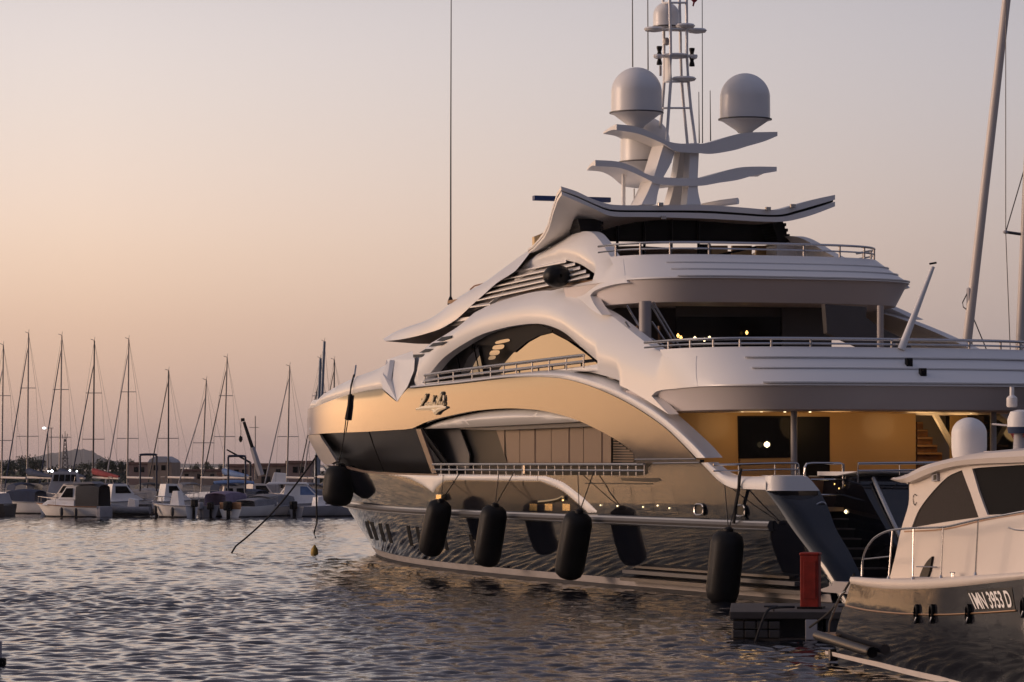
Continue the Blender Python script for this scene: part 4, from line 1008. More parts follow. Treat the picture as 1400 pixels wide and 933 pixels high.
# lattice
LT = [(202, None)]
lv = [(198, (900.5, 911, 940, 951), (MS+.3, MS+1.5)), (148, (905.5, 914.5, 935, 944.5), (MS+.45, MS+1.3)), (112, (908, 917, 932, 941), (MS+.5, MS+1.2)), (75, (908, 917, 930.5, 939), (MS+.5, MS+1.2)), (40, (907.6, 916.5, 930, 939), (MS+.5, MS+1.2)), (4, (906.6, 915.7, 929, 938.6), (MS+.5, MS+1.2)), (-40, (906, 915, 928.5, 938), (MS+.5, MS+1.2))]
def leg_pt(k, j):                                 # four legs: two near (aft), two far
    y, xs_, (sa, sf) = lv[k]; s = (sf, sa, sf, sa)[j]; return YF.on_x(xs_[j], y, s)
lt = MB()
for j in range(4): lt.tube([leg_pt(k, j) for k in range(len(lv))], .048, 8)
for k in range(len(lv)-1):
    for a, b in ((0, 1), (1, 3), (2, 3), (0, 2)): lt.tube([leg_pt(k, a), leg_pt(k, b)], .034, 6)
lt.obj('mast_lattice', 'white', yo)
MB().slab([leg_pt(3, 0), leg_pt(3, 1), leg_pt(2, 1), leg_pt(2, 0)], (.05, 0, 0)).obj('mast_panel', 'white', yo, smooth=False)
def disc(px, py, rw, s, mat='white', nm_='spreader_disc'):
    c = YF.on_x(px, py, s); w = rw*Vector((YF.on_x(px+1, py, s)[1]-c[1], 0)).length
    MB().lathe([(w*.3, -.09), (w*.85, -.06), (w, 0), (w*.85, .05), (w*.3, .06)], c, 28).obj(nm_, mat, yo)
disc(894, 40, 13, MS+.9); disc(937, 35.5, 12.5, MS+.6); disc(953, 42, 12.5, MS+.9); disc(935, 108, 16, MS+.6); disc(900, 77, 6, MS+.8); disc(948, 77.5, 5.5, MS+.8); disc(924, 76.5, 17, MS+.8)
MB().tube([YF.on_x(894, 77, MS+.8), YF.on_x(953, 77, MS+.8)], .05, 8).obj('crosstree', 'white', yo)
MB().tube([YF.on_x(882, 40, MS+.9), YF.on_x(963, 42, MS+.9)], .05, 8).obj('crosstree', 'white', yo)
for x0, y0, y1 in [(901.5, 63.5, 89), (946, 66, 91)]:
    c = YF.on_x(x0, y1, MS+.8); h = YF.on_x(x0, y0, MS+.8)[2]-c[2]
    MB().lathe([(.085, 0), (.085, h*.1), (.055, h*.3), (.08, h*.45), (.08, h*.55), (.055, h*.7), (.085, h*.9), (.085, h)], c, 16).obj('navigation_light', 'blackm', yo)
MB().tube([YF.on_x(903, 90, MS+.8), YF.on_x(903, 104, MS+.8)], .04, 8).obj('mast_horn', 'grey', yo)
c = YF.on_x(911.5, 58, MS+1); MB().lathe([(.02, -.1), (.1, -.06), (.1, .08), (.03, .14)], c, 14).obj('mast_camera', 'grey', yo)
for x, y0, y1, s, r in [(865, 92, -60, 21.1, .022), (886, 96, -60, 21.3, .022), (960.5, 196, -60, MS+.9, .018), (956, 196, 126, MS+1, .02), (971.5, 193, 124, MS+1, .02)]:
    MB().tube([YF.on_x(x, y0, s), YF.on_x(x-.6, y1, s)], [r, r*.6], 6).obj('whip_antenna', 'aludark', yo)
a, b, c_ = YF.on_y(616, 416, 3.4), YF.on_y(616.3, 180, 3.4), YF.on_y(617, -60, 3.4)
w_ = MB().tube([a, b, c_], [.035, .024, .015], 8).obj('whip_antenna', 'aludark', yo)
MB().lathe([(.11, -.02), (.10, .1), (.04, .25)], a, 12).obj('antenna_base', 'blackm', w_)
# courtesy pennant at the spreader
p = [YF.on_x(x, y, MS+.9) for x, y in [(946, -12), (952, -8), (953.5, 1), (950, 4), (948.5, 9), (947, 8), (948, 3), (945, 0)]]
MB().slab(p, (.03, 0, 0)).obj('courtesy_pennant', 'redcloth', yo, smooth=False)
MB().tube([YF.on_y(643, 396, 3.3), YF.on_y(649, 391, 3.3), YF.on_y(661, 388, 3.3)], .025, 6).obj('roof_handrail', 'wood', yo)


# ==================================================================== FENDERS AND LINES OF THE SUPERYACHT
def free(mb, name, mat, label, cat, group=None, **k):
    """a thing that is one mesh, origin at its base"""
    v = np.array(mb.v); c = Vector(((v[:, 0].min()+v[:, 0].max())/2, (v[:, 1].min()+v[:, 1].max())/2, v[:, 2].min()))
    mb.v = [tuple(Vector(p)-c) for p in mb.v]; o = mb.obj(name, mat, **k); o.location = c; tag(o, label, cat, group); return o
def axes_tube(prof, p0, p1, n=28):
    """lathe (t along the axis 0..1, radius) between two points"""
    p0, p1 = Vector(p0), Vector(p1); d = (p1-p0); u = d.normalized(); a = u.cross(Vector((1, .2, .1))).normalized(); b = u.cross(a)
    m = MB(); m.grid([[tuple(p0+d*t+(a*math.cos(q)+b*math.sin(q))*r) for q in [2*math.pi*j/n for j in range(n)]] for t, r in prof], close=True)
    m.f.append(tuple(range(n))[::-1]); e = len(m.v)-n; m.f.append(tuple(e+j for j in range(n))); return m
FN = [((466, 637), (460, 692), 19.5, 'bulky black fender hanging at the bow, nearest the stem of the superyacht', (470, 634)),
      ((603, 686), (587, 758), 16, 'slender black fender below the brass fairlead at the left end of the dark hull window', (628, 648)),
      ((677, 692), (664, 774), 17, 'black fender hanging halfway along the dark hull window of the superyacht', (704, 644)),
      ((792, 701), (776, 791), 18.8, 'black fender hanging right of the gilded cushions, below the white arc trim', (812, 645)),
      ((996, 726), (986, 826), 21, 'tallest black fender, hanging under the aft end of the chrome rub rail', (1013, 662))]
for (x0, y0), (x1, y1), hw, lab, rp in FN:
    s_, z_t = hit((x0+x1)/2, y0+6); yy = side(s_, 1.9)+(1.05 if x0 < 500 else .68)
    a = YF.on_y(x0, y0, yy); b = YF.on_y(x1, y1, yy+.12)
    D_ = 85.6+a[0]*.945; r = hw*1.07/F*D_; L_ = (Vector(a)-Vector(b)).length; e = min(.28, r*.75/L_)
    A_, B_ = YW(a), YW(b)
    prof = [(0, r*.25), (e*.12, r*.62), (e*.4, r*.88), (e, r), (.5, r*1.01), (1-e, r), (1-e*.4, r*.88), (1-e*.12, r*.62), (1, r*.25)]
    fo = free(axes_tube(prof, A_, B_), 'fender', 'black', lab, 'fender', 'black fenders hanging along the port side of the superyacht', angle=60)
    top = YW(H3(rp[0], rp[1], .05)); mid_ = (A_+top)/2
    q = MB(); q.tube([A_-fo.location, top-fo.location], .017, 6); q.tube([A_-fo.location, YW(H3(rp[0]-22, rp[1]+2, .05))-fo.location], .012, 6) if rp[0] > 500 else None
    q.obj('rope', 'rope', fo)
    MB().lathe([(r*.3, -.04), (r*.3, .05), (r*.12, .10)], A_-fo.location, 14).obj('eye_cap', 'black', fo)
B0 = YW(YF.on_y(433.5, 623, 1.9)); bw = 136.0
def at(px, py, D): return Vector(((px-CX)/F*D, D, EYE+(HY-py)/F*D))
p1_ = at(310, 756.5, bw); cv = [B0.lerp(p1_, t)+Vector((0, 0, -.35*math.sin(math.pi*t))) for t in [i/10 for i in range(11)]]
cv[-1] += Vector((0, 0, -.3))
free(MB().tube(cv, .035, 8), 'mooring_line', 'rope', 'dark mooring line slanting from the bow down into the water', 'rope')
p1_ = at(431.5, 736, bw-1)
free(MB().tube([B0+Vector((-.02, -.6, 0)), p1_+Vector((.05, 0, .6)), p1_+Vector((-.06, 0, .2)), p1_], .035, 8), 'hanging_line', 'rope', 'dark line hanging straight down from the bow, its knotted end above the yellow float', 'rope')
c = at(430, 757, 133.5)
free(MB().lathe([(.04, -.12), (.12, -.1), (.15, .02), (.13, .16), (.07, .26), (.03, .33)], c, 18), 'mooring_float', 'yellow', 'small yellow float on the water below the bow of the superyacht', 'float')
c2 = H3(1013, 662, .1)
free(MB().tube([YW(H3(1013, 641, .1)), YW(H3(1011, 652, .16)), YW(H3(1010, 668, .14)), YW(H3(1006, 690, .12)), YW(H3(1003, 716, .2))], .045, 8), 'fender_line', 'rope', 'thick black line hung over the white cap at the after end of the superyacht', 'rope')
for x0, y0, x1, y1 in [(485.5, 512, 481, 540), (482.5, 540, 475.5, 574)]:
    pass
bl = MB(); bl.tube([YW(H3(x, y, .07)) for x, y in [(484, 513), (480, 528), (478, 545), (472.5, 573)]], .035, 6); bl.tube([YW(H3(x, y, .07)) for x, y in [(478.5, 540), (477.5, 556), (475.5, 574)]], .07, 6)
bl.tube([YW(H3(x, y, .07)) for x, y in [(473, 573), (470, 600), (463, 634)]], .02, 6)
free(bl, 'bow_line', 'rope', 'doubled black line draped over the white bow edge beside the thin staff', 'rope')

# ==================================================================== PONTOON WITH ITS SERVICE POST
po = thing('pontoon', 'low dark pontoon with stacked float drawers carrying the red service post', 'pontoon', (7.1, 69.6, 0), R(-4))
MB().box((-2.72, -2.2, .42), (4.0, 2.1, .56)).obj('deck', 'docktop', po, smooth=False, bevel=.015)
MB().box((-.85, -2.14, -.5), (3.9, 2.0, .415)).obj('float', 'bdark', po, smooth=False)
for r_ in range(2):
    for k in range(4):
        MB().box((-2.66+k*.235, -2.17, .05+r_*.17), (-2.45+k*.235, -1.6, .20+r_*.17)).obj('drawer', 'steeldark', po, smooth=False, bevel=.012)
MB().box((-2.7, -2.1, -.02), (-.9, 2.0, .04)).obj('crossbeam', 'dockwood', po, smooth=False)
MB().box((-2.6, -1.55, .04), (-.9, 2.0, .41)).obj('core', 'bdark', po, smooth=False)
for x, y in [(-2.5, -2), (-2.2, -1.2), (-1.5, -1.9), (-1.1, -2.05), (-2.4, 1.5), (-1.0, 1.2)]:
    MB().tube([(x, y, -.7), (x, y, .02)], .045, 8).obj('leg', 'dockwood', po)
MB().box((-1.25, -2.24, .02), (-1.02, -2.16, .41)).obj('cleat_plate', 'bgrey', po, smooth=False, bevel=.01)
MB().tube([(-2.6, -2.12, -.15), (-.9, -2.12, -.08)], .03, 6).obj('brace', 'dockwood', po)
sp_ = thing('service_post', 'red metal service post standing on the pontoon', 'service post', (5.93, 69.0, .562), R(-14))
MB().box((-.185, -.16, .0), (.185, .16, 1.06)).obj('cabinet', 'red', sp_, smooth=False, bevel=.02)
MB().box((-.205, -.178, 1.05), (.205, .178, 1.12)).obj('cap', 'red', sp_, smooth=False, bevel=.04)
MB().box((-.24, -.20, .0), (.26, .22, .045)).obj('base_plate', 'blackm', sp_, smooth=False)
MB().box((-.12, -.172, .2), (.13, -.160, .95)).obj('door', 'red', sp_, smooth=False, bevel=.006)
hz_ = [Vector((5.55, 68.4, .62)), Vector((5.2, 67.9, .63)), Vector((4.95, 67.25, .6)), Vector((4.8, 67.1, .3)), Vector((4.68, 67.05, -.05))]
free(MB().tube(cr([tuple(v) for v in hz_], 5), .025, 8), 'hose', 'rope', 'black hose lying over the pontoon edge beside the red post', 'hose')

cq = MB()
for k in range(5): cq.tube([(6.95+(.26-.03*k)*math.cos(t), 68.55+(.26-.03*k)*math.sin(t), .60+.035*k) for t in [2*math.pi*j/20 for j in range(21)]], .022, 6)
free(cq, 'rope_coil', 'rope', 'coil of dark rope lying on the pontoon right of the red post', 'rope')
for x in (5.05, 6.5):
    q = MB(); q.tube([(x-.14, 67.75, .66), (x+.14, 67.75, .66)], .022, 8); q.tube([(x-.05, 67.75, .56), (x-.05, 67.75, .66)], .02, 6); q.tube([(x+.05, 67.75, .56), (x+.05, 67.75, .66)], .02, 6)
    free(q, 'dock_cleat', 'steeldark', 'dark metal cleat on the pontoon edge %s of the red post' % ('left' if x < 6 else 'right'), 'cleat', 'cleats on the pontoon')
# ==================================================================== MOTOR LAUNCH AT THE RIGHT (x runs aft, y to the side we see)
LF = Frame(6.84, 59.9, -.25, .968)
la = thing('motor_launch', 'navy and cream motor launch with a roof dome, lower right, before the superyacht', 'motor boat', (LF.P[0], LF.P[1], 0), LF.rot)
def lb(x, z):
    u = min(1, max(0, -x/9.6)); b = 1.62*(1-max(0, (u-.38)/.62)**2.3)-.16*max(0, (.38-u)/.38)**2
    zz = max(0, min(1.6, z)); b *= .90+.10*math.sin(min(1, zz/1.0)*math.pi/2)-.03*max(0, zz-1.0)
    return max(b, .02)
cbs = lambda x, z: lb(x, 1.3)-.42-.10*max(0, z-1.5)
LH = lambda px, py, off=0.0, surf=lb: (lambda r_: (r_[0], surf(*r_)+off, r_[1]))(hit(px, py, off, surf, LF, 44, 70, .15))
def lp(name, pts, mat, off=0.0, th=.04, step=.14, surf=lb, **k):
    return panel(name, pts, mat, la, off=off, th=th, step=step, surf=surf, fr=LF, t0=44, t1=70, **k)
LZ = lambda pts, surf=lb: [hit(x, y, 0, surf, LF, 44, 70, .15) for x, y in pts]
tl = LZ(cr([(1163, 798), (1190, 803), (1220, 805.6), (1271, 805), (1325, 800.7), (1400, 792)]))
zs_b = [p[1] for p in tl][-1]
ex_ = [(lerp(tl[-1][0], -9.55, t), lerp(zs_b, zs_b+.35, t)) for t in (.25, .5, .75, 1)]
aft = LZ([(1140.7, 873), (1146, 852), (1155.7, 824)])
panel('hull', tl+ex_+[(-9.5, 1.0), (-9.3, .4), (-9.0, -.3), (-5, -.4), (-2, -.4), (aft[0][0]+.1, -.3)]+aft, 'bnavy', la, sz=True, surf=lb, th=.05, step=.25, mir=True)
gt_ = LZ(cr([(1163, 789), (1190, 791), (1216, 792), (1248, 792.6), (1286, 790.6), (1333.6, 786.8), (1400, 782.5)]))
g2 = gt_+[(x, z+.13) for x, z in ex_]+[(x, z) for x, z in ex_[::-1]]+tl[::-1]
panel('gunwale', g2, 'cream', la, sz=True, surf=lb, off=.035, th=.14, step=.12, rnd=.06, rdepth=.03, mir=True)
MB().slab([(x, lb(x, 1.3), z-.03) for x, z in gt_+[(a, b+.13) for a, b in ex_]]+[(x, -lb(x, 1.3), z-.03) for x, z in (gt_+[(a, b+.13) for a, b in ex_])[::-1]], (0, 0, -.05)).obj('deck', 'cream', la, smooth=False)
lp('boot_stripe', [(1128, 890), (1140, 892), (1200, 905), (1284, 924.5), (1400, 953), (1400, 961), (1284, 932.5), (1200, 912), (1140, 897.5), (1128, 894.5)], 'boot2', off=.012, th=.015, mir=True)
cl = cr([(1156.5, 828.4), (1185.7, 834.6), (1228.6, 839), (1282, 840.8), (1335.7, 838.7), (1389, 835.2)], 5)
MB().tube([LH(x, y, .012) for x, y in cl], .016, 6).obj('copper_strake', 'copper', la)
for x, y in [(1253, 839.5), (1274, 839.5), (1323.5, 839.5), (1399, 831)]:
    c = LH(x, y, .02); q = MB()
    rows = [[(c[0]+math.cos(t)*.055*k_, c[1]+o_, c[2]+math.sin(t)*.135*k_) for t in [2*math.pi*j/18 for j in range(18)]] for k_, o_ in ((1.15, -.02), (1.15, .02), (.9, .035), (.8, .0))]
    q.grid(rows, close=True); po_ = q.obj('porthole', 'blackm', la)
    MB().add([(a, b-.0, cc) for a, b, cc in rows[3]], [tuple(range(18))]).obj('glass', 'dglass', po_, smooth=False)
    MB().tube([(c[0]-.055, c[1]+.03, c[2]-.05), (c[0]-.05, c[1]+.045, c[2]-.12), (c[0]+.0, c[1]+.035, c[2]-.15)], .014, 6).obj('lip', 'chrome', po_)
# registration in condensed letters on its dark plate
lp('name_plate', [(1322, 808), (1383, 803), (1388, 833.5), (1333, 835.5)], 'blackm', off=.008, th=.01)
cu = bpy.data.curves.new('registration', 'FONT'); cu.body = '1MN 3953 D'; cu.size = 1; cu.extrude = 0; cu.space_character = .98; cu.offset = .02
to = bpy.data.objects.new('registration', cu); COL.objects.link(to); dg = bpy.context.evaluated_depsgraph_get(); me = bpy.data.meshes.new_from_object(to.evaluated_get(dg)); bpy.data.objects.remove(to)
vx = np.array([tuple(v.co) for v in me.vertices]); x0_, x1_ = vx[:, 0].min(), vx[:, 0].max(); y0_, y1_ = vx[:, 1].min(), vx[:, 1].max()
q = MB(); W4 = [(1323.5, 811), (1378, 807), (1385, 831), (1334, 833.5)]
for x, y, z in vx:
    u, v = (x-x0_)/(x1_-x0_), (y-y0_)/(y1_-y0_)
    tx = lerp(lerp(W4[3][0], W4[2][0], u), lerp(W4[0][0], W4[1][0], u), v); ty = lerp(lerp(W4[3][1], W4[2][1], u), lerp(W4[0][1], W4[1][1], u), v)
    q.v.append(LH(tx, ty, .022))
q.f = [tuple(p.vertices) for p in me.polygons]; bpy.data.meshes.remove(me); q.obj('registration_lettering', 'bwhite', la, smooth=False)
# cabin side with its two windows
w1 = cr([(1315, 643), (1303, 648), (1292, 655), (1272, 676), (1256, 698), (1246, 722)], 4)+[(1338, 707.5), (1327, 675)]
w2 = [(1329, 641), (1340, 639.5), (1430, 634), (1430, 700), (1350, 704.5), (1338, 672)]
cab = cr([(1243, 662), (1242, 690), (1232, 724), (1224, 760), (1216, 792)], 4)+[(1330, 792), (1440, 785)]+[(1440, 628), (1400, 632), (1324, 634)]+cr([(1324, 634), (1292, 640), (1268, 649), (1243, 661)], 4)[1:]
lp('cabin_side', cab, 'cream', holes=[w1, w2], surf=cbs, th=.06, step=.16, mir=True)
lp('window', w1, 'mesh', surf=cbs, off=-.025, th=.02)
lp('window', w2, 'tint', surf=cbs, off=-.03, th=.02)
lp('cabin_trim', cr([(1236, 726), (1292, 722.5), (1345, 710.5), (1400, 701)], 4)+cr([(1400, 703), (1345, 712.3), (1292, 724.5), (1236, 728)], 4), 'wood', surf=cbs, off=.01, th=.015)
rt_ = [(1219, 654), (1238, 649), (1260, 637.5), (1292, 628.5), (1324, 622.5), (1400, 615.8), (1470, 613)]
rb_ = [(1221, 657), (1239, 660.5), (1268, 648.5), (1292, 640.5), (1324, 635.2), (1400, 632.4), (1470, 632)]
rfx = []
A_ = [hit(x, y, .12, cbs, LF, 44, 70, .15) for x, y in along(cr(rt_, 4), 24)]; B_ = [hit(x, y, .12, cbs, LF, 44, 70, .15) for x, y in along(cr(rb_, 4), 24)]
q = MB()
rows = [[(b[0], 0, b[1]-.01) for b in B_], [(b[0], cbs(*b)+.02, b[1]-.01) for b in B_], [(b[0], cbs(*b)+.12, b[1]) for b in B_], [((a[0]+b[0])/2, cbs(*a)+.16, (a[1]+b[1])/2) for a, b in zip(A_, B_)],
        [(a[0], cbs(*a)+.10, a[1]) for a in A_], [(a[0], cbs(*a)-.15, a[1]+.05) for a in A_], [(a[0], 0, a[1]+.10) for a in A_]]
q.grid(rows)
for e_ in (0, -1): q.add([r[e_] for r in rows], [tuple(range(len(rows)))])
q.mirror(); q.obj('cabin_roof', 'cream', la, angle=40)
sc_ = [LH(x, y, .1, cbs) for x, y in [(1219, 653), (1228, 653.5), (1238, 649), (1241, 662), (1236, 658.5), (1229, 656)]]
MB().slab(sc_, (0, -.05, 0)).obj('awning_tail', 'cream', la, smooth=False)
xr = LH(1325, 620, 0, lambda a, b: .35)
zb_r = xr[2]
MB().lathe([(.24, -.14), (.275, -.02), (.285, .1), (.285, .32)]+[(.285*math.cos(t), .32+.26*math.sin(t)) for t in np.linspace(.15, 1.5, 9)], (xr[0], .35, zb_r+.0), 32).obj('radome', 'bwhite', la, angle=60)
a = LH(1344, 620, 0, lambda a, b: .3); b = LH(1440, 616, 0, lambda a, b: .3)
MB().box((b[0], -.4, a[2]-.02), (a[0], .3, a[2]+.035)).obj('roof_hatch', 'cream', la, smooth=False, bevel=.015)
lp('cabin_camera', [(1273.5, 649.5), (1281, 647.5), (1281, 657.5), (1273.5, 658.5)], 'bgrey', surf=cbs, off=.05, th=.06)
lp('camera_lens', [(1276, 650), (1279.6, 649), (1279.6, 656), (1276, 656.6)], 'blackm', surf=cbs, off=.058, th=.01)
em = [LH(x, y, .012, cbs) for x, y in cr([(1253, 678), (1250.5, 676), (1248.5, 680), (1248.8, 687), (1251, 691), (1253, 687)], 3)]
MB().tube(em, .006, 5).obj('cabin_emblem', 'blackm', la)
lp('air_scoop', cr([(1274, 761), (1267, 768), (1260, 780), (1256, 792)], 3)+[(1267, 791.6), (1271, 780)], 'blackm', surf=cbs, off=.04, th=.06)
for y_, x0, x1 in [(775, 1253, 1281), (789.5, 1250, 1276)]:
    MB().tube([LH(x0, y_, .07, cbs), LH(x1, y_+.4, .07, cbs)], .010, 5).obj('scoop_guard', 'chrome', la)
cl_ = LH(1309, 787.5, .06, cbs); q = MB(); q.tube([(cl_[0]-.09, cl_[1]+.08, cl_[2]+.05), (cl_[0]+.09, cl_[1]+.08, cl_[2]+.05)], .012, 6)
for d_ in (-.03, .03): q.tube([(cl_[0]+d_, cl_[1]+.08, cl_[2]-.06), (cl_[0]+d_, cl_[1]+.08, cl_[2]+.05)], .012, 6)
q.obj('mooring_cleat', 'chrome', la)
# guard rail
rl_ = cr([(1178.5, 788), (1179, 770), (1182, 756), (1188, 745), (1197, 735), (1212, 727), (1232, 723.4), (1262, 722), (1292, 720.6), (1316, 715.5), (1340, 710), (1370, 705), (1400, 699.5), (1440, 694)], 5)
lsr = lambda a, b: lb(a, 1.3)-.08
ro = MB().tube([LH(x, y, 0, lsr) for x, y in rl_], .018, 8).obj('guard_rail', 'chrome', la)
for a, b, c_, d in [(1220, 726, 1215, 790.5), (1249, 722.8, 1248, 791.5), (1289.5, 720.8, 1286.5, 789.8), (1337.5, 710.6, 1333.5, 785.8)]:
    P0_, P1_ = LH(a, b, 0, lsr), LH(c_, d, 0, lsr)
    MB().tube([P0_, P1_], .014, 6).obj('rail_post', 'chrome', ro); MB().lathe([(.035, 0), (.03, .015), (.016, .05)], (P1_[0], P1_[1], P1_[2]-.01), 10).obj('post_foot', 'chrome', ro)
MB().tube([LH(1180, 765, 0, lsr), LH(1217, 761, 0, lsr)], .012, 6).obj('rail_bar', 'chrome', ro)
MB().tube([LH(x, y, 0, cbs) for x, y in cr([(1379, 721.5), (1388, 724.5), (1400, 725.5), (1420, 725)], 3)], .012, 6).obj('deck_grab_rail', 'chrome', la)
# stern platform, its polished rub tube and ladder rail
pa, pb = LH(1117.5, 869, .12), LH(1191, 892, .12)
MB().tube([pa, pb], .085, 14).obj('platform_rub_tube', 'steeldark', la)
pd_ = (Vector(pb)-Vector(pa)).normalized(); MB().tube([Vector(pb)-pd_*.02, Vector(pb)+pd_*.05], .092, 14).obj('tube_end', 'blackm', la)
MB().box((pa[0]-.9, -1.35, pa[2]-.06), (pa[0]+.05, pa[1]-.02, pa[2]+.05)).obj('stern_platform', 'teak', la, smooth=False)
MB().tube([LH(x, y, -.05) for x, y in [(1133, 866), (1134, 851), (1147, 819), (1152, 811.5), (1156, 809)]], .018, 8).obj('ladder_rail', 'chrome', la)
MB().slab([(aft[0][0]-.05, -1.3, aft[0][1]), (aft[0][0]-.05, 1.3, aft[0][1]), (aft[2][0]-.3, 1.3, 1.3), (aft[2][0]-.3, -1.3, 1.3)], (-.05, 0, 0)).obj('transom', 'bnavy', la, smooth=False)
tb = LH(1134.5, 894, .03); MB().box((tb[0]-.06, tb[1]-.3, tb[2]-.12), (tb[0]+.03, tb[1]+.02, tb[2]+.08)).obj('trim_tab', 'steeldark', la, smooth=False, bevel=.01)
# radar and lantern on the short mast forward of the cabin
fm = Frame(6.93, 61.5, -.35, .937); X_ = lambda px, py: LF.on_y(px, py, .2)
a = X_(1397, 640); b = X_(1395, 590)
ms_ = MB().tube([a, b], [.16, .10], 10).obj('radar_mast', 'bgrey', la)
c = X_(1396, 584); MB().lathe([(.20, -.10), (.215, -.04), (.215, .0)], c, 24).obj('radar_base', 'canvas_blue', ms_)
MB().lathe([(.215, 0), (.215, .12), (.17, .24), (.06, .27)], c, 24).obj('radar_cover', 'bwhite', ms_)
MB().tube([X_(1357, 580), X_(1384, 582.5), X_(1400, 590)], .016, 6).obj('mast_arm', 'bgrey', ms_)
MB().slab([X_(1377, 586), X_(1400, 589), X_(1400, 598), X_(1389, 606), X_(1383, 594)], (.03, 0, 0)).obj('folded_flag', 'canvas_red', ms_, smooth=False)
c = X_(1383.5, 557); MB().lathe([(.07, 0), (.085, .02), (.085, .15), (.06, .17), (.035, .19), (.035, .32)], c, 16).obj('lantern', 'bwhite', ms_)
free(MB().tube(cr([tuple(at(1107, 858, 66.5)), tuple(at(1135, 836, 65.5)), tuple(at(1152, 812, 63.5)), tuple(at(1168, 785, 61.8))], 5), .022, 8), 'stern_line', 'rope', 'dark mooring line from the pontoon up to the stern of the navy launch', 'rope')

# ==================================================================== SAILING YACHTS AND THE MARINA
def hull_rows(L, B, hb, hs, sheer=.25, flare=.78, n=14, rake=.5):
    """x from stern 0 to bow L; rows from keel line to gunwale"""
    rows = []
    for k, (zf, bf) in enumerate([(-.25, .35), (.0, .72), (.35, flare+.06), (.7, .96), (1, 1)]):
        row = []
        for i in range(n+1):
            u = i/n; w = B/2*(1-max(0, (u-.45)/.55)**2.1)*(.86+.14*min(1, u/.3)); z = (hs+(hb-hs)*u**1.8)*zf if zf > 0 else zf*hs
            x = u*(L-rake*(1-max(0, zf))); row.append((x, max(.01, w*bf), z))
        rows.append(row)
    return rows
def build_hull(par, L, B, hb, hs, mat, deckmat='bwhite', rub=None, **k):
    rows = hull_rows(L, B, hb, hs, **k); m = MB(); m.grid(rows); m.mirror()
    st_p = [r[0] for r in rows]; m.add(st_p+[(x, -y, z) for x, y, z in st_p[::-1]], [tuple(range(2*len(st_p)))])
    m.obj('hull', mat, par, angle=50)
    top = rows[-1]; MB().slab([(x, y*.97, z-.05) for x, y, z in top]+[(x, -y*.97, z-.05) for x, y, z in top[::-1]], (0, 0, -.04)).obj('deck', deckmat, par, smooth=False)
    q = MB()
    for sg in (1, -1): q.grid([[(x, sg*(y+.012), z) for x, y, z in rows[1]], [(lerp(a[0], b[0], .35), sg*(lerp(a[1], b[1], .35)+.012), lerp(a[2], b[2], .35)) for a, b in zip(rows[1], rows[2])]])
    q.obj('boot_top', 'bdark', par)
    q = MB(); P_ = [(x-.1, y*.9, z+.42) for x, y, z in top[9:]]+[(x-.1, -y*.9, z+.42) for x, y, z in top[:8:-1]]
    q.tube(P_, .02, 5)
    for p in P_[::2]: q.tube([p, (p[0], p[1], p[2]-.45)], .016, 4)
    q.obj('bow_rail', 'post', par)
    if rub:
        q = MB(); q.tube([(x, y+.02, z-.03) for x, y, z in top], .035, 6); q.tube([(x, -y-.02, z-.03) for x, y, z in top], .035, 6); q.obj('rub_strip', rub, par)
    return rows
def house(par, name, prof, w0, w1, mat, bev=.03):
    """cabin from a side profile [(x, z)], width tapering from w0 at the bottom to w1 at the top"""
    zs_ = [p[1] for p in prof]; z0, z1 = min(zs_), max(zs_); W_ = lambda z: lerp(w0, w1, (z-z0)/(z1-z0+1e-6))/2
    a = [(x, W_(z), z) for x, z in prof]; b = [(x, -W_(z), z) for x, z in prof]; n = len(prof)
    m = MB(); m.add(a+b, [tuple(range(n)), tuple(range(n, 2*n))[::-1]]+[(i, (i+1) % n, n+(i+1) % n, n+i) for i in range(n)])
    return m.obj(name, mat, par, smooth=False, bevel=bev)
def outboard(par, x, y, z, s=1.0, mat='blackm'):
    o = MB().box((x-.38*s, y-.17*s, z), (x+.05*s, y+.17*s, z+.5*s)).obj('outboard', mat, par, smooth=False, bevel=.08*s)
    MB().box((x-.2*s, y-.06*s, z-.75*s), (x-.02*s, y+.06*s, z+.02)).obj('shaft', mat, o, smooth=False, bevel=.02); return o
def boat_at(name, label, cat, px, wl, deg, group=None):
    D = EYE*F/(wl-HY); return thing(name, label, cat, ((px-CX)/F*D, D, 0), R(deg), group), D
def canopy(par, x0, x1, w, z0, z1, mat, name='canopy'):
    rows = []
    for i in range(7):
        t = i/6; x = lerp(x0, x1, t); h = z1-.12*(2*t-1)**2
        rows.append([(x, w/2*c_, lerp(z0, h, s_)) for c_, s_ in ((1, 0), (.99, .6), (.9, .9), (.5, 1), (0, 1.03), (-.5, 1), (-.9, .9), (-.99, .6), (-1, 0))])
    return MB().plate(rows, (0, 0, -.03)).obj(name, mat, par, angle=50)
def bimini(par, x0, x1, w, z, mat, zb=.8):
    rows = [[(lerp(x0, x1, i/5), w/2*c_, z+h-.10*(2*i/5-1)**2) for c_, h in ((1, -.12), (.8, .0), (0, .06), (-.8, 0), (-1, -.12))] for i in range(6)]
    o = MB().plate(rows, (0, 0, -.04)).obj('bimini', mat, par, angle=50)
    q = MB()
    for sy in (1, -1):
        for a, b in ((x0+.1, (x0+x1)/2), (x1-.1, (x0+x1)/2)): q.tube([(a, sy*w/2*.97, z-.15), (b, sy*w/2, zb)], .02, 5)
    q.obj('bimini_frame', 'alu', par); return o
def side_fenders(par, rows, L, js, mat='bdark'):
    for u, sy in js:
        x, y, z = rows[-1][int(u*(len(rows[-1])-1))]; MB().lathe([(.03, 0), (.10, .06), (.12, .2), (.12, .45), (.08, .56), (.02, .6)], (x, sy*(y+.10), z-.72), 12).obj('fender', mat, par)
G_M = 'small motor boats moored at the marina'
